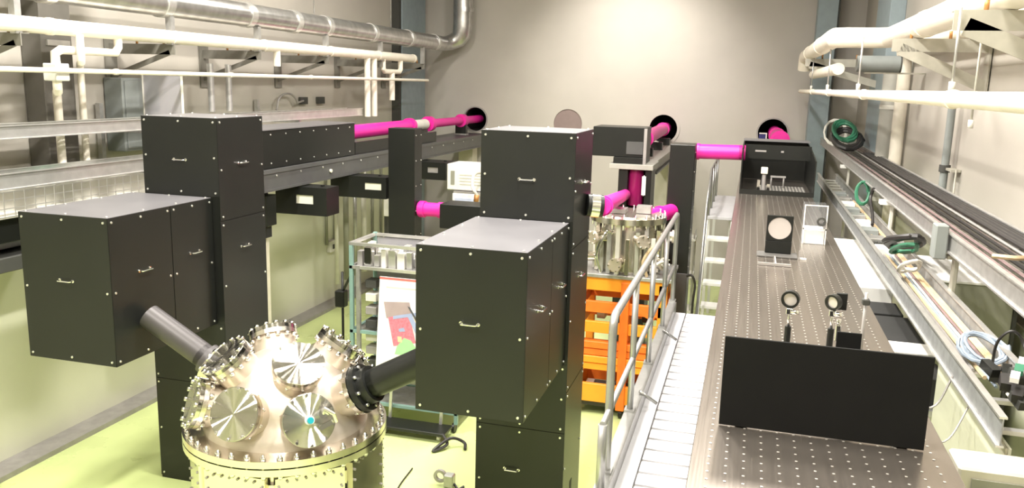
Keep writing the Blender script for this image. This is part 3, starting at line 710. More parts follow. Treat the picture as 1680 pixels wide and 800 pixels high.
MB().box(-4.10, -3.99, 7.70, 7.80, 1.12, 1.30, bev=0.01).build('clamp', M['black'], t)
MB().tube([(-4.03, 7.75, 1.28), (-3.94, 7.70, 1.42), (-3.88, 7.66, 1.50)], 0.014, 6).build('arm', M['black'], t)
MB().tube([(-4.0, 7.75, 0.60), (-3.88, 7.66, 0.78)], 0.012, 6).build('arm', M['black'], t)
t = thing('floor_dolly', 'flat black dolly lying on the green floor below the black tube', 'dolly', (-2.95, 7.35, 0))
MB().box(-3.40, -2.66, 7.18, 7.42, 0.075, 0.11, bev=0.005).build('deck', M['black'], t)
for x, y in ((-3.32, 7.26), (-2.74, 7.26), (-3.32, 7.37), (-2.74, 7.37)): MB().cyl((x-0.015, y, 0.036), (x+0.015, y, 0.036), 0.036, 12).build('caster', M['zinc'], t)
MB().tube(smooth_path([(-2.68, 7.20, 0.10), (-2.60, 7.10, 0.05), (-2.70, 6.98, 0.02), (-2.58, 7.14, 0.10), (-2.46, 7.20, 0.05), (-2.42, 7.12, 0.02)]), 0.016, 8).build('strap', M['cable'], t)
t = thing('floor_camera', 'small pale gadget with a ring lying alone on the bright floor', 'gadget', (-2.33, 6.40, 0))
MB().box(-2.36, -2.27, 6.36, 6.44, 0, 0.12, bev=0.01).build('case', M['zinc'], t)
MB().ring((-2.40, 6.38, 0.09), (-2.40, 6.41, 0.09), 0.035, 0.06, 16).build('ring', M['gutter'], t)
MB().tube(smooth_path([(-2.27, 6.4, 0.03), (-2.22, 6.36, 0.01), (-2.19, 6.42, 0.01)]), 0.012, 6).build('lead', M['cable'], t)
t = thing('floor_cable', 'thin dark cable lying on the bright floor beside the chamber', 'cable', (-2.7, 5.9, 0))
MB().tube(smooth_path([(-2.75, 6.6, 0.012), (-2.72, 6.2, 0.012), (-2.62, 5.9, 0.012), (-2.50, 5.6, 0.012)]), 0.007, 6).build('lead', M['cable'], t)

# ================================================================= WALKWAY WITH HANDRAIL
t = thing('walkway', 'raised walkway decked with white cross slats beside the optical table', 'walkway', (-0.35, 4.6, 0))
wx0, wx1, wy0, wy1, wz = -0.60, -0.165, 1.6, 7.40, 1.50
MB().box(wx0, wx0+0.07, wy0, wy1, 1.34, 1.60).build('toe_board', M['rail'], t)
MB().box(wx1-0.01, wx1+0.02, wy0, wy1, 1.36, 1.505).build('side_beam', M['rail'], t)
mb = MB(); mb.box(wx0+0.071, wx0+0.155, wy0, wy1, 1.40, wz+0.004); mb.build('edge_strip', M['deck'], t)
me = None; k = 0; y = wy0
while y < wy1-0.05:
    if me is None:
        o = MB().box(wx0+0.162, wx1-0.012, y, y+0.122, wz-0.03, wz, bev=0.005).build('slat', M['deck'], t); me = o
    else:
        o = me.copy(); C.objects.link(o); o.parent = t; o.location.y = y-wy0
    y += 0.15
MB().box(wx0+0.156, wx1-0.012, wy0, wy1, wz-0.045, wz-0.0305).build('gap_shade_sheet', M['bracket'], t)  # sheet added below the slats to stand in for shade in the gaps
for y in (2.0, 4.6, 7.2):
    for x in (wx0+0.1, wx1-0.08): MB().box(x, x+0.06, y, y+0.06, 0, 1.40).build('leg', M['rail'], t)
t = thing('handrail', 'galvanised tubular handrail along the white walkway', 'handrail', (-0.571, 5.6, 1.5))
hx = -0.571
MB().tube([(hx, 7.43, 1.602)]+arc((hx, 7.36, 2.33), 0.07, 0, PI/2, 4, (0, 1, 0), (0, 0, 1))+arc((hx, 3.95, 2.33), 0.07, PI/2, PI, 4, (0, 1, 0), (0, 0, 1))+[(hx, 3.88, 1.602)], 0.021, 12).build('top_rail', M['rail'], t)
MB().tube([(hx, 3.70, 1.92), (hx, 7.42, 1.92)], 0.017, 10).build('middle_rail', M['rail'], t)
MB().tube([(hx, 3.70, 1.60), (hx, 3.70, 1.92)], 0.022, 10).build('short_post', M['rail'], t)
for y in (4.72, 5.62, 6.55): MB().tube([(hx, y, 1.60), (hx, y, 2.40)], 0.019, 10).build('post', M['rail'], t)
for y in (3.88, 4.72, 5.62, 6.55, 7.43): MB().box(hx-0.03, hx+0.03, y-0.04, y+0.04, 1.60, 1.612).build('post_foot', M['rail'], t)
for y in (5.0, 6.4):
    MB().tube([(hx+0.02, y, 1.62), (hx+0.13, y+0.02, 1.545)], 0.011, 8).build('stay', M['rail'], t)

# far white steps and platform
t = thing('white_steps', 'white step ladder with platform beyond the end of the walkway', 'steps', (-0.3, 11, 0))
MB().box(-0.46, -0.15, 10.95, 13.2, 1.83, 1.87, bev=0.004).build('platform', M['deck'], t)
for k in range(6):
    z = 1.60-0.25*k; y = 10.75-0.17*k
    MB().box(-0.44, -0.17, y-0.11, y+0.11, z, z+0.035, bev=0.003).build('tread', M['white'], t)
for x in (-0.47, -0.15): MB().obox((x, 10.95, 1.80), (x, 9.70, 0.05), 0.03, 0.07).build('stringer', M['white'], t)
for x in (-0.45, -0.17):
    for y in (11.1, 13.1): MB().box(x-0.02, x+0.02, y, y+0.04, 0, 1.83).build('leg', M['white'], t)
MB().tube([(-0.45, 9.6, 0.9), (-0.45, 10.3, 2.10), (-0.45, 11.0, 2.48), (-0.45, 13.1, 2.48)], 0.016, 8).build('hand_rail', M['rail'], t)
for y, z in ((11.0, 1.87), (11.7, 1.87), (12.4, 1.87), (13.1, 1.87)): MB().cyl((-0.45, y, z), (-0.45, y, 2.48), 0.014, 8).build('rail_post', M['rail'], t)
t = thing('tool_trolley', 'small pale trolley on the floor by the dark tower', 'trolley', (-0.75, 12.4, 0))
MB().box(-0.98, -0.66, 12.2, 12.6, 1.30, 1.33).build('top_tray', M['cable_w'], t)
MB().box(-0.98, -0.66, 12.2, 12.6, 0.75, 0.78).build('middle_tray', M['cable_w'], t)
MB().box(-0.98, -0.66, 12.2, 12.6, 0.22, 0.25).build('bottom_tray', M['cable_w'], t)
for x in (-0.97, -0.69):
    for y in (12.22, 12.56): MB().box(x, x+0.02, y, y+0.02, 0.08, 1.42).build('post', M['zinc'], t); MB().cyl((x, y+0.01, 0.04), (x+0.02, y+0.01, 0.04), 0.04, 12).build('caster', M['black'], t)
MB().box(-0.93, -0.80, 12.3, 12.5, 1.331, 1.50, bev=0.005).build('tool_case', M['white'], t)
t = thing('black_hose', 'black hose looping down the dark tower beside the walkway end', 'hose', (-0.53, 9.5, 0.6))
MB().tube(smooth_path([(-0.575, 9.40, 1.40), (-0.52, 9.35, 1.42), (-0.48, 9.35, 1.32), (-0.49, 9.35, 1.1), (-0.50, 9.4, 0.7), (-0.52, 9.4, 0.01)]), 0.014, 8).build('tubing', M['cable'], t)

# ================================================================= OPTICAL TABLE
t = thing('optical_table', 'long brushed steel optical table drilled with a grid of holes', 'table', (0.29, 6.3, 0))
tx0, tx1, ty0, ty1, tz = -0.10, 0.655, 1.5, 11.3, 2.42
MB().box(tx0, tx1, ty0, ty1, tz-0.006, tz, bev=0.002).build('top_skin', M['table'], t)
MB().box(tx0+0.003, tx1-0.003, ty0+0.003, ty1-0.003, tz-0.25, tz-0.0065).build('core', M['tableside'], t)
mb = MB()
nxh = 14
for i in range(nxh):
    for j in range(150):
        x = tx0+0.052+i*0.05; y = ty0+0.1+j*0.05
        vs = [mb.bm.verts.new((x+0.0046*math.cos(2*PI*q/6), y+0.0046*math.sin(2*PI*q/6), tz+0.0012)) for q in range(6)]
        mb.face(vs)
stuff(mb.build('hole_rims', M['insert'], t))
for y in (2.2, 5.2, 8.2, 10.8):
    for x in (tx0+0.08, tx1-0.28): MB().box(x, x+0.2, y, y+0.3, 0.02, tz-0.251, bev=0.01).build('leg', M['tableside'], t)
# beam block sheet, slightly thick
t = thing('beam_block_panel', 'wide matte black panel standing upright on the optical table', 'panel', (0.275, 2.66, tz))
MB().box(-0.030, 0.583, 2.652, 2.660, tz+0.004, 2.722, bev=0.001).build('sheet', M['matte'], t)
for x in (0.04, 0.52): MB().box(x-0.02, x+0.02, 2.661, 2.73, tz+0.001, tz+0.03, bev=0.003).build('foot', M['black'], t)
t = thing('beam_block_plate', 'small matte black plate peeking up behind the wide panel', 'panel', (0.35, 2.86, tz))
MB().box(0.325, 0.402, 2.86, 2.868, tz+0.03, 2.716, bev=0.001).build('sheet', M['matte'], t)
MB().box(0.345, 0.385, 2.83, 2.90, tz+0.001, tz+0.03, bev=0.003).build('foot', M['black'], t)
def post_mount(label, x, y, zc, ax, r, tilt, lensm):
    t = thing('optic_mount', label, 'mount', (x, y, tz)); hh = zc-tz-r-0.075
    MB().box(x-0.03, x+0.03, y-0.02, y+0.04, tz+0.001, tz+0.012, bev=0.002).build('base', M['black'], t)
    MB().cyl((x, y, tz+0.012), (x, y, tz+hh), 0.012, 12).build('post_holder', M['black'], t)
    MB().cyl((x, y, tz+hh), (x, y, zc-r), 0.006, 10).build('post', M['chrome'], t)
    n = Vector((math.sin(tilt), -math.cos(tilt), -0.05)).normalized(); c = Vector((x, y, zc))
    MB().ring(c-n*0.012, c+n*0.012, r*0.74, r, 24).build('ring_mount', M['black'], t)
    MB().cyl(c-n*0.008, c+n*0.004, r*0.735, 24).build('lens', M[lensm], t)
    s = MB(); s.cyl((x+0.004, y-0.016, zc-r-0.012), (x+0.034, y-0.024, zc-r-0.012), 0.008, 10); s.box(x-0.013, x+0.013, y-0.013, y+0.013, zc-r-0.024, zc-r-0.001, bev=0.002); s.build('clamp_screw', M['chrome'], t)
    return t
post_mount('ring-shaped mirror mount on a post near the black panel', 0.195, 3.30, 2.707, 0, 0.034, -0.2, 'lens')
pm = post_mount('round pale mirror on a post with black square holder behind', 0.351, 3.30, 2.710, 0, 0.030, -0.6, 'lens')
MB().box(0.362, 0.402, 3.32, 3.332, 2.676, 2.742, bev=0.002).build('square_holder', M['black'], pm)
s = MB(); s.box(0.366, 0.386, 3.285, 3.315, 2.56, 2.625, bev=0.003); s.cyl((0.376, 3.30, 2.626), (0.376, 3.30, 2.645), 0.010, 10); s.build('fine_adjuster', M['chrome'], pm)
t = thing('post_rod', 'thin dark rod with a clamp standing at the table edge', 'rod', (0.45, 3.20, tz))
MB().cyl((0.45, 3.20, tz+0.008), (0.45, 3.20, 2.78), 0.006, 10).build('rod', M['gutter'], t)
MB().cyl((0.45, 3.20, tz+0.001), (0.45, 3.20, tz+0.008), 0.022, 16).build('base', M['black'], t)
MB().box(0.437, 0.463, 3.185, 3.215, 2.735, 2.757, bev=0.003).build('clamp', M['joint'], t)
# large mirror mount
t = thing('large_mirror_mount', 'large round mirror in a square black frame on the table', 'mount', (0.23, 5.7, tz))
mx0, mx1, my = 0.146, 0.312, 5.70
mb = MB(); mb.box(mx0, mx1, my, my+0.03, tz+0.012, tz+0.096, bev=0.004); mb.build('lower_block', M['black'], t)
mb = MB(); n = 28; cxm, czm, rm = (mx0+mx1)/2, tz+0.180, 0.074
bm_ = mb.bm
for y in (my, my+0.03):
    ci = [bm_.verts.new((cxm+rm*math.cos(2*PI*(j+0.5)/n), y, czm+rm*math.sin(2*PI*(j+0.5)/n))) for j in range(n)]
    sq = []
    for j in range(n):
        a = 2*PI*(j+0.5)/n; k = 0.083/max(abs(math.cos(a)), abs(math.sin(a))); sq.append(bm_.verts.new((cxm+k*math.cos(a), y, czm+k*math.sin(a))))
    for j in range(n): mb.face([ci[j], ci[(j+1) % n], sq[(j+1) % n], sq[j]])
    if y == my: c0, s0 = ci, sq
for j in range(n):
    k = (j+1) % n; mb.face([c0[j], c0[k], ci[k], ci[j]]); mb.face([s0[j], s0[k], sq[k], sq[j]])
mb.build('frame', M['black'], t)
MB().cyl((cxm, my+0.006, czm), (cxm, my+0.026, czm), rm-0.001, 28).build('mirror', M['lens'], t)
mb = MB(); mb.box(mx0-0.05, mx1+0.04, my-0.10, my+0.06, tz+0.001, tz+0.011, bev=0.002); mb.build('base_plate', M['tableside'], t)
mb = MB(); mb.box(0.205, 0.214, my-0.36, my-0.101, tz+0.002, tz+0.014); mb.box(0.10, 0.30, my-0.375, my-0.3605, tz+0.002, tz+0.018); mb.build('clamp_bar', M['gutter'], t)
# acrylic box
t = thing('acrylic_cover', 'clear acrylic cover box beside the large mirror', 'box', (0.485, 6.33, tz))
ax0, ax1, ay0, ay1, az1 = 0.410, 0.562, 6.22, 6.45, tz+0.275
for nm, a in (('front_sheet', (ax0, ax1, ay0, ay0+0.006, tz+0.002, az1)), ('back_sheet', (ax0, ax1, ay1-0.006, ay1, tz+0.002, az1)), ('side_sheet', (ax0, ax0+0.006, ay0+0.0065, ay1-0.0065, tz+0.002, az1)), ('side_sheet', (ax1-0.006, ax1, ay0+0.0065, ay1-0.0065, tz+0.002, az1))):
    B(nm, M['acrylic'], t, *a)
MB().box(ax0+0.008, ax1-0.008, ay0+0.008, ay1-0.01, tz+0.002, tz+0.10).build('white_block', M['paper'], t)
mb = MB()
for x in (ax0, ax1): mb.box(x-0.004, x+0.004, ay0-0.003, ay0-0.0005, tz+0.002, az1)
mb.box(ax0-0.004, ax1+0.004, ay0-0.003, ay0-0.0005, az1, az1+0.008); mb.box(ax0-0.004, ax1+0.004, ay0-0.003, ay0-0.0005, tz+0.105, tz+0.115)
mb.build('edge_trim', M['white'], t)
MB().ring((0.525, 6.18, tz+0.17), (0.525, 6.212, tz+0.17), 0.018, 0.032, 16).build('dial', M['joint'], t)
s = thing('angle_clamp', 'little steel angle clamp on the table beside the large mirror', 'clamp', (0.38, 5.6, tz))
MB().box(0.355, 0.405, 5.60, 5.61, tz+0.001, tz+0.012).build('foot', M['white'], s)
MB().box(0.355, 0.363, 5.59, 5.60, tz+0.001, tz+0.06).build('upright', M['gutter'], s)
# enclosure at the far end of the table
t = thing('table_enclosure', 'open-topped black enclosure at the far end of the optical table', 'enclosure', (0.3, 9.9, tz))
ex0, ex1, ey0, ey1 = -0.075, 0.665, 9.0, 10.6
MB().box(ex0, ex0+0.012, ey0, ey1, tz+0.001, 2.90).build('side_wall', M['black'], t)
MB().poly([(ex1-0.012, ey0, tz+0.001), (ex1-0.012, ey1, tz+0.001), (ex1-0.012, ey1, 2.88), (ex1-0.012, ey0+0.9, 2.86), (ex1-0.012, ey0, 2.79)], (0.012, 0, 0)).build('side_wall', M['black'], t)
MB().box(ex0, ex1, ey1, ey1+0.012, tz+0.001, 2.90).build('back_wall', M['black'], t)
MB().box(ex0, ex1, ey0-0.012, ey0-0.001, tz+0.001, tz+0.05).build('front_sill', M['black'], t)
MB().box(ex0, ex1, ey0+0.9, ey0+0.912, 2.72, 2.88).build('baffle', M['black'], t)
MB().box(ex0, ex1, 10.2, ey1, 2.901, 2.91).build('rear_lid', M['black_lid'], t)
t = thing('breadboard', 'small perforated breadboard inside the black table enclosure', 'breadboard', (0.38, 9.5, tz))
MB().box(0.11, 0.60, 9.06, 9.75, tz+0.001, tz+0.02).build('plate', M['tableside'], t)
mb = MB()
for i in range(14):
    for j in range(9): mb.box(0.135+i*0.034, 0.147+i*0.034, 9.09+j*0.075, 9.125+j*0.075, tz+0.0201, tz+0.022)
stuff(mb.build('holes', M['insert'], t))
t = thing('optic_mount', 'white-topped optic mount inside the black table enclosure', 'mount', (0.16, 9.3, tz))
MB().cyl((0.165, 9.2, tz+0.02), (0.165, 9.2, tz+0.19), 0.022, 12).build('post', M['gutter'], t)
MB().box(0.13, 0.20, 9.17, 9.23, tz+0.20, tz+0.27, bev=0.006).build('head', M['window'], t)
mb = MB(); mb.box(0.10, 0.13, 9.14, 9.17, tz+0.02, tz+0.14); mb.box(0.20, 0.23, 9.14, 9.17, tz+0.02, tz+0.10); mb.build('side_mount', M['chrome'], t)
t = thing('rail_bar', 'thin pale bar inside the black table enclosure', 'bar', (0.33, 9.6, tz))
MB().box(0.24, 0.40, 9.55, 9.57, tz+0.13, tz+0.15).build('bar', M['gutter'], t)
for x in (0.25, 0.38): MB().cyl((x, 9.56, tz+0.021), (x, 9.56, tz+0.13), 0.008, 8).build('post', M['gutter'], t)
mb = MB(); mb.box(0.06, 0.18, 9.895, 9.899, 2.80, 2.82); mb.box(0.34, 0.37, 9.895, 9.899, 2.80, 2.82); mb.build('pale_tag', M['gutter'], t)
ptube('stubby magenta tube in the wall port behind the table enclosure', (0.43, 13.4, 2.74), (0.40, 15.9, 2.74), 0.115, ((0.03, 0.05, 0.03, 'pink'), (0.5, 0.04, 0.02, 'pink')))
t = thing('tube_stand', 'dark stand holding the stubby magenta tube at the far wall', 'stand', (0.42, 14.1, 0))
MB().box(0.32, 0.52, 14.0, 14.15, 0.02, 2.62, bev=0.004).build('post', M['black'], t)
B('foot_plate', M['gutter'], t, 0.2, 0.6, 13.9, 14.3, 0, 0.02)
t = thing('blue_panel', 'small dark blue panel with a white edge at the wall port', 'panel', (0.2, 14.6, 0))
B('plate', M['bluepanel'], t, 0.13, 0.255, 14.6, 14.62, 2.58, 2.78)
mb = MB(); mb.box(0.13, 0.255, 14.585, 14.599, 2.765, 2.785); mb.box(0.235, 0.255, 14.585, 14.599, 2.60, 2.765); mb.build('white_edge', M['white'], t)
B('post', M['gutter'], t, 0.18, 0.21, 14.6, 14.63, 0, 2.58)

# ================================================================= CABLE TRAYS BESIDE THE TABLE
def tray(label, x0, x1, y0, y1, zb, zt, m='zinc', step=0.32, web=None, group=None):
    t = thing('cable_tray', label, 'tray', ((x0+x1)/2, (y0+y1)/2, zb), group)
    for x, s_ in ((x0, 1), (x1, -1)):
        w_ = MB().box(min(x, x+s_*0.004), max(x, x+s_*0.004), y0, y1, zb+0.004, zt-0.004).build('side_rail', M[web or m], t)
        mb = MB(); mb.box(min(x-s_*0.012, x+s_*0.014), max(x-s_*0.012, x+s_*0.014), y0, y1, zt-0.004, zt+0.004); mb.box(min(x-s_*0.012, x+s_*0.014), max(x-s_*0.012, x+s_*0.014), y0, y1, zb-0.004, zb+0.004)
        mb.build('rail_lips', M[m], w_)
    y = y0+0.1; first = None
    while y < y1:
        if first is None:
            first = MB().box(x0+0.005, x1-0.005, y, y+0.035, zb+0.008, zb+0.024).build('rung', M[m], t); yf = y
        else:
            o = first.copy(); C.objects.link(o); o.parent = t; o.location = (0, y-yf, 0)
        y += step
    return t
tray('upper galvanised cable tray beside the optical table', 1.10, 1.52, 2.4, 14.6, 2.645, 2.745)
tray('lower galvanised cable tray just over the table edge', 0.90, 1.13, 3.04, 11.8, 2.316, 2.42, m='alu', web='web_shade')
# splice plates and posts
t = thing('tray_post', 'grey capped post holding the upper tray near the coiled black cable', 'post', (1.07, 5.05, 0))
MB().box(1.10, 1.16, 5.02, 5.08, 2.598, 2.619).build('arm', M['bracket'], t)
MB().box(1.136, 1.162, 5.02, 5.08, 0.02, 2.597, bev=0.004).build('upright', M['bracket'], t)
MB().box(1.02, 1.086, 4.99, 5.10, 2.60, 2.79, bev=0.006).build('cap', M['greybox'], t)
B('foot_plate', M['gutter'], t, 1.1, 1.165, 4.97, 5.13, 0, 0.02)
for y, lab in ((7.3, 'slim pale post between the trays behind the coiled cable'), (10.6, 'slim pale post under the upper tray near its far end')):
    t = thing('tray_post', lab, 'post', (1.07, y, 0))
    MB().box(1.136, 1.162, y, y+0.04, 0.02, 2.60, bev=0.003).build('upright', M['cable_w'], t)
    MB().box(1.05, 1.162, y-0.03, y+0.07, 2.601, 2.638, bev=0.003).build('hook', M['white'], t)
    B('foot_plate', M['gutter'], t, 1.1, 1.18, y-0.05, y+0.1, 0, 0.02)
t = thing('end_beam', 'thick cream steel beam under the near end of the lower tray', 'beam', (1.2, 2.85, 2.08))
MB().box(0.735, 1.69, 2.84, 3.00, 2.09, 2.308, bev=0.008).build('box_section', M['cream'], t)
B('front_plate', M['olive'], t, 0.775, 1.66, 2.833, 2.8395, 2.095, 2.275)
random.seed(5)
def run_cable(x0, z, y0, y1, amp, n=14, za=0.0):
    p = []; ph = random.random()*6
    for i in range(n+1):
        y = y0+(y1-y0)*i/n
        p.append((x0+amp*math.sin(ph+i*0.9)+0.3*amp*math.sin(ph*2+i*2.1), y, z+za*abs(math.sin(i*1.3+ph))))
    return smooth_path(p, 3)
for k in range(14):
    x = 1.155+0.0262*k; m = ('cable', 'cable_m', 'cable', 'cable_m', 'gutter')[k % 5]; r = 0.0085+0.0015*(k % 3)
    y0 = 2.5+0.3*(k % 4)
    o = MB().tube(run_cable(x, 2.672+r+0.018*(k % 2), y0, 14.0-0.3*(k % 5), 0.0025), r, 6).build('power_cable', M[m])
    lab = {'cable': 'black cable lying lengthwise in the upper tray', 'cable_m': 'mauve grey cable lying lengthwise in the upper tray', 'gutter': 'pale grey cable lying lengthwise in the upper tray'}[m]
    tag(o, lab, 'cable', {'cable': 'black cables in the upper tray', 'cable_m': 'mauve cables in the upper tray', 'gutter': 'pale grey cables in the upper tray'}[m])
for k in range(4):
    r = 0.012; o = MB().tube(run_cable(1.40+0.030*k, 2.731, 4.2+0.2*k, 11.5, 0.002), r, 6).build('power_cable', M['cable'])
    tag(o, 'thick black cable along the wall side of the upper tray', 'cable', 'thick black cables at the wall side')
for k in range(9):
    m = ('cable_t', 'cable_t', 'cable_m', 'cable_w', 'cable_b')[k % 5] if k < 6 else ('gutter', 'cable_w', 'gutter')[k-6]
    x = 1.105-0.020*k; r = 0.0095 if m == 'cable_t' else 0.007
    o = MB().tube(run_cable(x, 2.342+r, 3.2+0.1*k, 9.5-0.4*k, 0.001, 16, 0.0), r, 6).build('signal_cable', M[m])
    nm = {'cable_t': 'tan', 'cable_m': 'mauve', 'cable_w': 'white', 'cable_b': 'blue grey', 'gutter': 'grey'}[m]
    tag(o, nm+' signal cable lying in the lower tray', 'cable', nm+' cables in the lower tray')
def coil(label, c, R, r, turns, m, nm='coiled_cable', tilt=0.5, seed=1, sq=0.75):
    random.seed(seed); p = []
    q = Quaternion((1, 0, 0), tilt)
    for i in range(int(turns*14)+1):
        a = 2*PI*i/14; rr = R*(0.86+0.14*math.sin(i*0.37+seed))
        p.append(Vector(c)+q @ Vector((rr*math.cos(a)*sq, rr*math.sin(a), 0.010*math.sin(i*0.8)+0.006*i/14)))
    o = MB().tube(p, r, 6).build(nm, M[m]); tag(o, label, 'cable'); return o
coil('thick black cable coil draped between the two trays', (1.03, 5.95, 2.52), 0.36, 0.020, 3, 'cable', tilt=-0.28, seed=2, sq=0.30)
coil('dark green cable coil lying within the thick black coil', (1.02, 5.90, 2.48), 0.26, 0.011, 3, 'cable_g', tilt=-0.28, seed=4, sq=0.30)
coil('white lead coil hanging under the thick black coil', (1.0, 5.50, 2.44), 0.15, 0.010, 3, 'cable_w', tilt=-0.4, seed=5, sq=0.4)
coil('blue grey cable coil in the lower tray near its end', (1.05, 3.95, 2.40), 0.14, 0.008, 4, 'cable_b', tilt=0.25, seed=6, sq=0.7)
coil('black cable heap on the upper tray close to the far wall', (1.24, 12.0, 2.86), 0.40, 0.028, 4, 'cable', tilt=0.30, seed=8, sq=0.5)
coil('green cable heap on the upper tray close to the far wall', (1.20, 12.1, 2.96), 0.32, 0.022, 3, 'cable_g', tilt=0.42, seed=9, sq=0.5)
coil('green cable loop hanging from the upper tray halfway along', (1.07, 8.6, 2.55), 0.13, 0.013, 2, 'cable_g', tilt=1.2, seed=10, sq=0.5)
coil('white cable loop standing behind the black heap on the upper tray', (1.16, 12.7, 2.92), 0.24, 0.012, 2, 'cable_w', tilt=0.9, seed=12, sq=0.7)
for i, (lab, pts, r, m) in enumerate((
    ('thin black cable loop rising above the lower tray near its end', [(1.04, 3.75, 2.38), (1.02, 3.65, 2.52), (1.06, 3.62, 2.58), (1.11, 3.62, 2.52), (1.10, 3.4, 2.36)], 0.006, 'cable'),
    ('thin grey cable drooping from the lower tray behind the black panel', [(0.90, 3.75, 2.33), (0.84, 3.72, 2.20), (0.74, 3.70, 2.19), (0.62, 3.72, 2.22)], 0.005, 'gutter'),
    ('thin grey cable drooping close to the cream beam', [(0.96, 3.6, 2.36), (0.90, 3.5, 2.26), (0.82, 3.42, 2.16), (0.70, 3.40, 2.18)], 0.004, 'gutter'),
    ('black lead dropping from the upper tray to the lower tray', [(1.09, 8.0, 2.66), (1.07, 8.0, 2.56), (1.06, 7.7, 2.46), (1.04, 7.5, 2.40)], 0.014, 'cable'),
    ('pale lead crossing over the upper tray cables', [(1.13, 4.3, 2.76), (1.25, 4.25, 2.77), (1.38, 4.45, 2.78), (1.50, 4.65, 2.77)], 0.012, 'cable_t'),
    ('dark lead crossing over the upper tray beside the pale lead', [(1.30, 3.9, 2.75), (1.42, 4.15, 2.78), (1.50, 4.5, 2.78)], 0.014, 'cable'))):
    tag(MB().tube(smooth_path(pts), r, 6).build('loose_cable', M[m]), lab, 'cable')
t = thing('plug_cluster', 'cluster of black plugs at the near end of the lower tray', 'plugs', (1.1, 3.5, 2.36))
random.seed(9)
for k in range(10):
    x, y, z = 0.98+random.random()*0.13, 3.25+random.random()*0.45, 2.36+random.random()*0.09
    MB().obox((x, y, z), (x+0.03*random.uniform(-1, 1), y+0.07, z+0.02), 0.035, 0.035).build('plug', M[('cable', 'black', 'cable', 'joint')[k % 4]], t)
for k, m in enumerate(('white', 'cable_g', 'white')):
    MB().obox((1.0+0.04*k, 3.32+0.1*k, 2.47), (1.02+0.04*k, 3.38+0.1*k, 2.48), 0.03, 0.02).build('plug_tag', M[m], t)
t = thing('skirt_panel', 'cream skirt panel hanging under the near end of the lower tray', 'panel', (0.94, 3.6, 1.2))
MB().box(0.935, 0.945, 3.06, 4.18, 1.2, 2.305).build('sheet', M['bounce_cream'], t)
MB().box(0.926, 0.9345, 3.06, 4.18, 2.27, 2.305, bev=0.002).build('hem', M['cream'], t)
# equipment on a shelf between table and tray
t = thing('side_shelf', 'narrow pale shelf bracketed below the lower tray beside the table', 'shelf', (0.86, 5.5, 0))
MB().box(0.70, 1.035, 4.2, 9.2, 1.97, 2.0).build('board', M['zinc'], t)
for y in (4.4, 6.5, 8.8): MB().box(0.97, 1.02, y, y+0.05, 0, 1.97).build('leg', M['zinc'], t)
SH = [('white power supply on the side shelf, the largest one', 5.95, 7.9, 2.20, 'white'), ('black power supply right in front of the large white one', 5.50, 5.80, 2.14, 'black_in'),
      ('wide black controller on the side shelf beside the rod', 4.78, 5.36, 2.16, 'black_in'), ('slim white controller between two black ones on the shelf', 4.55, 4.74, 2.18, 'white'),
      ('small black controller on the side shelf behind the black panel', 4.24, 4.50, 2.15, 'black_in'), ]
for lab, y0, y1, z1, m in SH:
    t = thing('power_supply', lab, 'instrument', (0.85, (y0+y1)/2, 2.0))
    MB().box(0.715, 1.0, y0, y1, 2.001, z1, bev=0.005).build('case', M[m], t)
    B('front_plate', M['gutter' if m == 'white' else 'joint'], t, 0.708, 0.7145, y0+0.02, y1-0.02, 2.01, z1-0.02)
    MB().cyl((0.80, y0-0.008, 2.07), (0.80, y0-0.0005, 2.07), 0.018, 12).build('dial', M['joint'], t)
t = thing('control_cabinet', 'olive grey cabinet with a white top under the upper tray', 'cabinet', (1.35, 5.9, 0))
MB().box(1.17, 1.60, 5.5, 6.3, 0.0, 2.37, bev=0.006).build('case', M['olive'], t)
B('top_sheet', M['white'], t, 1.165, 1.605, 5.49, 6.31, 2.3701, 2.382)
B('side_post', M['joint'], t, 1.601, 1.62, 5.49, 5.53, 0.0, 2.30)
t = thing('circuit_board', 'green circuit board lying across the lower tray', 'board', (1.0, 8.6, 2.42))
MB().box(0.93, 1.12, 6.7, 7.0, 2.345, 2.355).build('board', M['green'], t)
for k in range(4): MB().box(0.95+0.04*k, 0.98+0.04*k, 6.75, 6.85, 2.3551, 2.375).build('chip', M['joint'], t)
random.seed(31)
for k in range(9):
    y = 6.4+k*0.42; z = 2.345
    o = MB().box(0.94, 1.06, y, y+0.18, z, z+0.05, bev=0.004).build('junction_box', M[('white', 'zinc', 'greybox')[k % 3]])
    tag(o, ('white', 'zinc', 'grey')[k % 3]+' junction box lying in the lower tray', 'box', ('white', 'zinc', 'grey')[k % 3]+' junction boxes in the lower tray')

# ================================================================= PIPES AND BRACKETS ON THE TABLE SIDE WALL
def pipe(label, pts, r, m='pipe', name='insulated_pipe', cat='pipe', n=20, joints=(), jm=None, group=None):
    o = MB().tube(pts, r, n).build(name, M[m]); tag(o, label, cat, group)
    for a, b in joints: MB().ring(a, b, r-0.001, r+0.006, n).build('joint_band', M[jm or m], o)
    return o
zp = 4.01
pipe('white insulated pipe with a sideways jog on wall brackets above the table',
     [(1.20, -1.5, zp), (1.20, 8.72, zp), (1.20, 8.82, zp), (1.10, 8.88, zp), (0.82, 8.88, zp), (0.72, 8.95, zp), (0.72, 9.1, zp), (0.72, 13.9, zp), (0.72, 14.0, zp-0.05), (0.72, 14.05, zp-0.2)], 0.096,
     joints=[((1.20, y, zp), (1.20, y+0.04, zp)) for y in (3.2, 5.6, 7.0)]+[((0.72, y, zp), (0.72, y+0.04, zp)) for y in (10.5, 12.6)])
pipe('second white insulated pipe running close to the wall above the brackets', [(1.55, -1.5, zp-0.02), (1.55, 10.3, zp-0.02), (1.57, 10.4, zp-0.08), (1.61, 10.45, zp-0.2), (1.61, 10.45, 0.05)], 0.07)
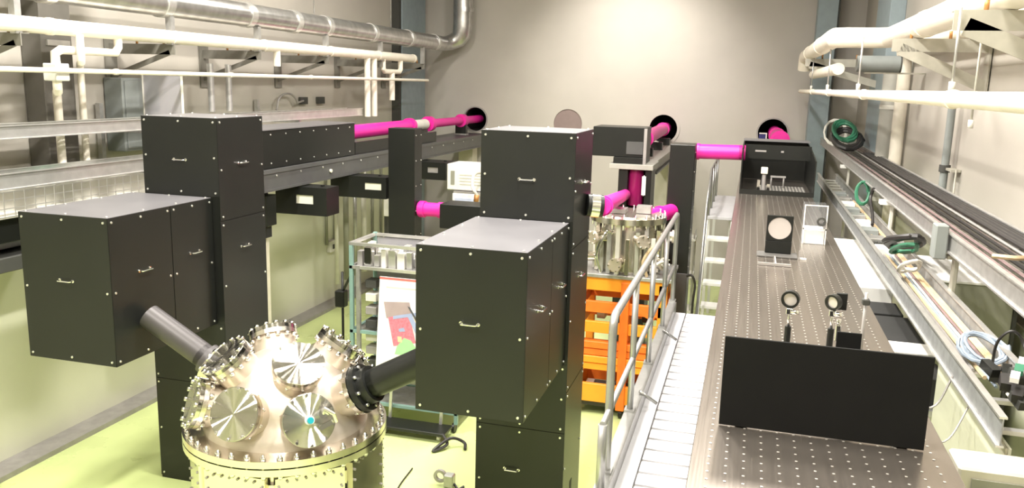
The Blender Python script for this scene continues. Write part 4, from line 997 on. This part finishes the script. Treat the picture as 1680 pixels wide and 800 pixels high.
pipe('thin white pipe at eye level in front of the table side wall', [(0.72, -1.0, 3.48), (0.72, 14.65, 3.48)], 0.030, name='thin_pipe',
     joints=[((0.72, y, 3.48), (0.72, y+0.05, 3.48)) for y in (3.5, 6.2, 9.0, 11.5)])
def bracket(label, y, xt, xw, zt, zd, wd=0.09, m='bracket'):
    t = thing('wall_bracket', label, 'bracket', (xw, y, zd)); s_ = 1 if xw > xt else -1
    MB().box(min(xt, xw), max(xt, xw), y-0.005, y+0.005, zt-0.10, zt-0.006).build('arm_web', M[m], t)
    MB().box(min(xt, xw), max(xt, xw), y-0.005, y+0.08, zt-0.006, zt).build('arm_flange', M[m], t)
    MB().obox((xt+s_*0.06, y, zt-0.08), (xw, y, zd+0.05), 0.010, wd, up=(0, 0, 1)).build('diagonal', M[m], t)
    MB().box(xw-0.012 if s_ > 0 else xw, xw if s_ > 0 else xw+0.012, y-0.06, y+0.10, zd-0.05, zt+0.06).build('wall_plate', M[m], t)
    mb = MB()
    for f in (0.2, 0.6): mb.cyl((xt+(xw-xt)*f, y+0.04, zt), (xt+(xw-xt)*f, y+0.04, zt+0.06), 0.012, 8)
    stuff(mb.build('bolts', M['brown'], t)); return t
for y, xt, lab in ((2.6, 0.93, 'grey wall bracket nearest the camera under the two white pipes'), (4.75, 0.93, 'second grey wall bracket from the camera, with a long diagonal'), (7.2, 1.0, 'grey wall bracket just before the jog of the white pipe'), (12.0, 0.62, 'long grey wall bracket under the far end of the white pipe')):
    bracket(lab, y, xt, 1.69, zp-0.098, 3.50)
pipe('short grey duct with a dark open end behind the wall bracket', [(1.02, 9.7, 3.79), (1.44, 9.7, 3.79)], 0.085, m='greybox', name='short_duct', cat='duct')
MB().ring((1.44, 9.7, 3.79), (1.455, 9.7, 3.79), 0.07, 0.088, 20).build('open_end', M['joint'], bpy.data.objects['short_duct'])
MB().box(1.10, 1.695, 9.68, 9.72, 3.688, 3.704).build('support_arm', M['bracket'], bpy.data.objects['short_duct'])
MB().cyl((1.44, 9.7, 3.79), (1.452, 9.7, 3.79), 0.072, 20).build('dark_mouth', M['black_in'], bpy.data.objects['short_duct'])
pipe('lower white insulated pipe under the far end of the jogging pipe', [(0.80, 9.2, 3.72), (0.80, 13.0, 3.72)], 0.06)
for k, (x, y, z0, z1, lab) in enumerate(((0.95, 4.70, 3.51, 3.92, 'thin threaded hanger rod by the second wall bracket'), (1.26, 5.6, 3.30, 3.92, 'dark hanger rod between the wall brackets'), (1.35, 4.9, 3.45, 3.92, 'dark hanger rod dropping beside the long diagonal'),
        (0.72, 9.3, 3.51, 3.92, 'hanger rod under the jog of the white pipe'), (0.72, 11.9, 3.51, 3.92, 'hanger rod at the far wall bracket'), (0.78, 7.15, 3.51, 3.92, 'hanger rod carrying the thin pipe before the jog'))):
    o = MB().cyl((x, y, z0), (x, y, z1), 0.007 if k != 2 else 0.010, 8).build('hanger_rod', M['zinc' if k in (0, 3, 4, 5) else 'bracket']); tag(o, lab, 'rod')
    MB().cyl((x, y, z0-0.0), (x, y, z0+0.05), 0.016, 8).build('rod_nut', M['cable_w'], o)
t = thing('white_standpipe', 'big white vertical pipe against the blue grey wall column', 'pipe', (1.575, 11.0, 0))
MB().cyl((1.575, 10.95, 0.02), (1.575, 10.95, 3.72), 0.115, 28).build('barrel', M['beamlight'], t)
for z in (2.2, 3.3): MB().ring((1.575, 10.95, z), (1.575, 10.95, z+0.05), 0.114, 0.122, 28).build('band', M['cable_w'], t)
t = thing('dark_conduit', 'thin dark vertical conduit clamped on the table side wall', 'conduit', (1.62, 7.9, 2.3))
MB().cyl((1.62, 7.9, 2.35), (1.62, 7.9, 3.44), 0.032, 14).build('barrel', M['greybox'], t)
MB().ring((1.62, 7.9, 2.84), (1.62, 7.9, 2.90), 0.031, 0.045, 14).build('clamp', M['joint'], t)
MB().box(1.62, 1.695, 7.66, 7.88, 2.86, 2.88).build('clamp_arm', M['bracket'], t)
MB().cyl((1.66, 7.66, 2.35), (1.66, 7.66, 2.88), 0.008, 8).build('side_rod', M['bracket'], t)

# ================================================================= PIPES, DUCT AND TRAYS ON THE BARE WALL
zl = 3.85
main = pipe('white insulated pipe running the length of the bare wall on brackets', [(-5.5, 2.5, zl), (-5.5, 13.2, zl)], 0.062 if False else 0.064,
     joints=[((-5.5, y, zl), (-5.5, y+0.05, zl)) for y in (4.0, 5.6, 7.1, 8.7, 10.3, 11.8, 13.15)])
pipe('thin white pipe at eye level along the bare wall', [(-5.40, 2.5, 3.505), (-5.40, 13.6, 3.50)], 0.021, name='thin_pipe',
     joints=[((-5.40, y, 3.504), (-5.40, y+0.04, 3.504)) for y in (4.5, 6.2, 7.9, 9.6, 11.3)])
for i, y in enumerate((5.3, 7.1, 8.6, 10.2, 11.9, 13.6)):
    lab = ('grey wall bracket nearest the camera under the bare wall pipe', 'grey wall bracket above the nearer housing on the bare wall', 'grey wall bracket above the housing tower edge on the bare wall', 'grey wall bracket above the black cover box', 'grey wall bracket over the magenta tube end', 'last grey wall bracket beneath the duct near the far wall')[i]
    t = bracket(lab, y, -5.46, -6.24, zl-0.066, 3.40, wd=0.05, m='bracket_d')
    MB().box(-5.53, -5.47, y-0.03, y+0.03, zl-0.075, zl+0.20).build('hanger_strap', M['zinc'], t)
pipe('branch pipe stepping down from the white insulated pipe', [(-5.5, 6.38, zl-0.03), (-5.5, 6.38, 3.72), (-5.5, 6.34, 3.67), (-5.5, 5.72, 3.67), (-5.5, 5.66, 3.64), (-5.5, 5.66, 3.57), (-5.5, 5.66, 3.36), (-5.52, 5.68, 3.33), (-5.91, 6.07, 3.32), (-5.93, 6.09, 3.29), (-5.93, 6.09, 2.3)], 0.036, name='branch_pipe')
MB().box(-5.57, -5.43, 5.59, 5.73, 3.42, 3.56, bev=0.008).build('valve_box', M['white'], bpy.data.objects['branch_pipe'])
pipe('straight white riser dropping from the insulated pipe behind the eye-level pipe', [(-5.43, 5.86, zl-0.05), (-5.43, 5.86, 3.60), (-5.45, 5.88, 3.575), (-5.91, 6.36, 3.57), (-5.93, 6.38, 3.54), (-5.93, 6.38, 2.3)], 0.031, name='branch_pipe')
pipe('short white stub under the insulated pipe above the black cover box', [(-5.5, 9.0, zl-0.03), (-5.5, 9.0, 3.62)], 0.042, name='branch_pipe')
pipe('white pipe loop under the far end of the insulated pipe', [(-5.5, 12.0, zl-0.03), (-5.5, 12.0, 3.66), (-5.5, 12.06, 3.62), (-5.5, 12.6, 3.62), (-5.5, 12.66, 3.66), (-5.5, 12.66, zl-0.03)], 0.04, name='branch_pipe')
pipe('white pipe drop below the far pipe loop', [(-5.5, 12.33, 3.60), (-5.5, 12.33, 3.18)], 0.045, name='branch_pipe')
for k, y in enumerate((11.45, 11.68)):
    pipe(('first', 'second')[k]+' of two tall white pipes ending at the white tray end', [(-5.5, y, zl-0.03), (-5.5, y, 2.95)], 0.045, name='branch_pipe')
for k, y in enumerate((8.05, 8.38)):
    pipe(('nearer', 'farther')[k]+' of two slim pale pipes behind the housing tower', [(-5.75, y, 3.62), (-5.75, y, 3.1)], 0.035, m='zinc', name='wall_pipe')
t = thing('spiral_duct', 'silvery round duct along the bare wall turning up at the far corner', 'duct', (-5.55, 9, 4.2))
MB().tube([(-5.55, 1.5, 4.17), (-5.55, 14.80, 4.17), (-5.48, 14.92, 4.20), (-5.36, 14.99, 4.26), (-5.29, 15.0, 4.36), (-5.27, 15.0, 4.5), (-5.26, 15.0, CEIL-0.02)], [0.13, 0.13, 0.14, 0.16, 0.18, 0.18, 0.18], 24).build('barrel', M['duct'], t)
for y in (4.2, 5.6, 7.0, 8.4, 9.4, 10.2, 11.6, 13.0, 14.2): MB().ring((-5.55, y, 4.17), (-5.55, y+0.10, 4.17), 0.129, 0.141, 24).build('joint_band', M['alu'], t)
for z in (4.75, 5.4): MB().ring((-5.26, 15.0, z), (-5.26, 15.0, z+0.08), 0.179, 0.19, 24).build('joint_band', M['duct'], t)
for y in (4.9, 7.6, 10.0, 12.4): MB().cyl((-5.55, y, 4.31), (-5.55, y, CEIL-0.01), 0.008, 6).build('hanger', M['zinc'], t)
t = thing('wide_duct', 'wide pale duct elbow above the spiral duct at the top corner', 'duct', (-5.85, 6.0, 4.3))
MB().tube([(-5.95, 1.5, 4.42), (-5.95, 6.6, 4.42)], 0.16, 20).build('barrel', M['bracket'], t)
MB().ring((-5.95, 6.5, 4.42), (-5.95, 6.62, 4.42), 0.15, 0.185, 20).build('rim', M['gutter'], t)
for y in (3.0, 5.8): MB().cyl((-5.95, y, 4.57), (-5.95, y, CEIL-0.01), 0.008, 6).build('hanger', M['zinc'], t)
tray('upper pale cable tray along the bare wall', -5.82, -5.56, 2.5, 11.4, 2.97, 3.07, m='alu')
tray('lower pale cable tray along the bare wall', -5.82, -5.56, 2.5, 11.2, 2.58, 2.70, m='alu')
t = thing('mesh_basket', 'wire mesh basket tray below the lower pale cable tray', 'tray', (-5.62, 6.5, 2.35))
mb = MB()
for k in range(60): mb.box(-5.563, -5.557, 2.6+k*0.10, 2.606+k*0.10, 2.36, 2.56)
for k in range(4): mb.box(-5.565, -5.559, 2.6, 8.6, 2.36+k*0.065, 2.366+k*0.065)
stuff(mb.build('wire_side', M['alu'], t))
MB().box(-5.82, -5.566, 2.6, 8.6, 2.350, 2.358).build('bottom_sheet', M['cable_w'], t)
mb = MB(); mb.box(-5.82, -5.812, 2.6, 8.6, 2.358, 2.53); mb.build('back_sheet', M['cable_w'], t)
for i, y in enumerate((4.4, 6.85, 9.6)):
    t = thing('tray_support', ('wall strut holding the pale trays behind the housing arm', 'wall strut holding the pale trays behind the housing tower', 'wall strut holding the pale trays behind the cover box')[i], 'strut', (-6.05, y, 2.3))
    MB().box(-6.22, -6.17, y, y+0.05, 2.28, 3.2).build('upright', M['zinc'], t)
    for z in (2.312, 2.540, 2.928): MB().box(-6.17, -5.57, y, y+0.04, z, z+0.035).build('arm', M['zinc'], t)
random.seed(12)
for k in range(6):
    y = 4.6+k*0.42
    o = MB().box(-5.70, -5.58, y, y+0.2, 2.605, 2.665, bev=0.004).build('terminal_box', M[('green', 'white', 'joint')[k % 3]])
    tag(o, ('green', 'white', 'black')[k % 3]+' terminal box lying in the lower pale tray', 'box', ('green', 'white', 'black')[k % 3]+' terminal boxes in the lower pale tray')
for k, m in enumerate(('cable_g', 'cable_w', 'cable_m')):
    o = MB().tube(run_cable(-5.64-0.06*k, 3.01, 3.0, 7.5, 0.01), 0.012, 6).build('signal_cable', M[m])
    tag(o, ('green', 'white', 'mauve')[k]+' cable lying in the upper pale tray', 'cable')
t = thing('wall_duct', 'dark grey vertical cable duct on the bare wall behind the risers', 'duct', (-6.1, 6.1, 1.9))
MB().box(-6.24, -6.02, 6.05, 6.40, 1.9, 5.2, bev=0.006).build('case', M['ductdark'], t)
for z in (3.72, 4.35): MB().box(-6.02, -6.0, 6.10, 6.36, z, z+0.05).build('clip', M['alu'], t)
t = thing('electrical_box', 'dark green grey electrical box on the bare wall by the clear panel', 'box', (-6.1, 7.15, 2.7))
MB().box(-6.24, -6.02, 7.00, 7.55, 2.72, 3.45, bev=0.008).build('case', M['greybox'], t)
MB().box(-6.019, -6.01, 7.03, 7.52, 2.75, 3.42, bev=0.004).build('door', M['greybox'], t)
t = thing('film_panel', 'hazy clear panel with pale edges standing behind the housing tower', 'panel', (-5.72, 7.2, 3.08))
B('sheet', M['film'], t, -5.93, -5.48, 7.20, 7.208, 3.085, 3.48)
for x in (-5.94, -5.485): B('edge_strip', M['cable_w'], t, x, x+0.008, 7.19, 7.218, 3.085, 3.48)
t = thing('socket_box', 'small black twin sockets on the bare wall above the white tray', 'socket', (-6.2, 11.0, 3.15))
for y in (10.75, 11.25): MB().box(-6.24, -6.19, y, y+0.18, 3.12, 3.22, bev=0.004).build('socket', M['joint'], t)
MB().tube([(-6.195, 10.80, 3.17)]+arc((-6.15, 10.30, 3.12), 0.26, 0.15, PI, 10, (0, 1, 0), (0, 0, 0.6))+[(-6.19, 10.04, 2.9)], 0.015, 6).build('lead', M['gutter'], t)
# conduits on the lower bare wall
for k, (y, z0, z1, lab) in enumerate(((11.45, 0.95, 2.2, 'thin dark conduit on the bare wall ending at a switch'), (11.72, 0.95, 2.2, 'second thin conduit on the bare wall ending at a switch'), (13.1, 0.3, 2.2, 'tall conduit on the bare wall beside the riser panel'), (13.45, 0.3, 2.2, 'tall conduit on the bare wall next to the far post'))):
    o = MB().cyl((-6.21, y, z0), (-6.21, y, z1), 0.022, 8).build('wall_conduit', M['olive']); tag(o, lab, 'conduit')
t = thing('wall_switch', 'small pale switch at the foot of two conduits on the wall', 'switch', (-6.2, 11.58, 0.85))
MB().box(-6.24, -6.17, 11.50, 11.68, 0.82, 1.0, bev=0.006).build('case', M['cable_w'], t)
B('rocker', M['joint'], t, -6.169, -6.16, 11.56, 11.62, 0.87, 0.94)
t = thing('instrument_panel', 'pale instrument panel on legs below the girder by the slender tower', 'panel', (-4.7, 10.75, 0))
MB().box(-4.86, -4.40, 10.60, 10.66, 1.62, 2.12, bev=0.005).build('plate', M['cable_w'], t)
for x in (-4.86, -4.46): MB().box(x, x+0.05, 10.62, 10.68, 0, 1.615).build('leg', M['joint'], t)
random.seed(14)
for k in range(8):
    x, z = -4.83+random.random()*0.34, 1.68+random.random()*0.36
    MB().box(x, x+0.05, 10.585, 10.599, z, z+0.06).build('gauge', M[('cable_t', 'gutter', 'cable_w', 'olive')[k % 4]], t)
t = thing('valve_manifold', 'pale pipe manifold on the wall under the girder', 'manifold', (-5.6, 11.0, 0.6))
for k in range(4):
    y = 10.9+k*0.30; MB().cyl((-5.75, y, 0.5), (-5.75, y, 2.2), 0.03+0.012*(k % 2), 10).build('pipe', M[('cable_w', 'olive', 'zinc', 'cable_w')[k]], t)
MB().box(-5.80, -5.70, 10.8, 11.95, 2.12, 2.20).build('header', M['white'], t)
for y in (10.95, 11.8): MB().box(-6.24, -5.78, y, y+0.03, 1.9, 1.93).build('wall_arm', M['zinc'], t)
# things at the picture's edge behind the housing arm
t = thing('wrapped_unit', 'unit wrapped in crumpled clear plastic low on the bare wall', 'unit', (-5.95, 6.9, 1.0))
mb = MB(); mb.poly([(-6.24, 6.7, 1.02), (-5.95, 6.62, 1.00), (-5.88, 6.95, 1.06), (-5.92, 7.3, 1.0), (-6.24, 7.3, 1.02)], (0.06, 0.0, 0.20)); mb.build('wrapping', M['film'], t)
mb = MB(); mb.box(-6.24, -6.0, 6.78, 7.2, 1.04, 1.20, bev=0.02); mb.build('case', M['white'], t)
t = thing('dark_cabinet', 'black wall cabinet behind the housing arm under the mesh basket', 'cabinet', (-5.85, 5.2, 1.85))
MB().box(-6.24, -5.65, 4.6, 5.9, 2.14, 2.33, bev=0.006).build('case', M['black'], t)
MB().box(-6.24, -5.66, 4.6, 5.9, 1.90, 2.02, bev=0.006).build('lower_case', M['joint'], t)
MB().box(-6.2, -6.1, 4.7, 5.8, 2.02, 2.14).build('bracket', M['gutter'], t)
MB().cyl((-5.9, 4.5, 2.08), (-5.9, 5.6, 2.08), 0.045, 14).build('white_roll', M['white'], t)
t = thing('orange_block', 'small orange plastic block on the grey gutter at the foot of the bare wall', 'block', (-6.05, 5.1, 0.05))
MB().poly([(-6.15, 4.6, 0.052), (-5.93, 4.6, 0.052), (-5.95, 4.6, 0.11), (-6.13, 4.6, 0.11)], (0, 0.55, 0)).build('wedge', M['orange'], t)
MB().box(-6.08, -6.00, 4.75, 5.0, 0.111, 0.13, bev=0.004).build('grip', M['joint'], t)
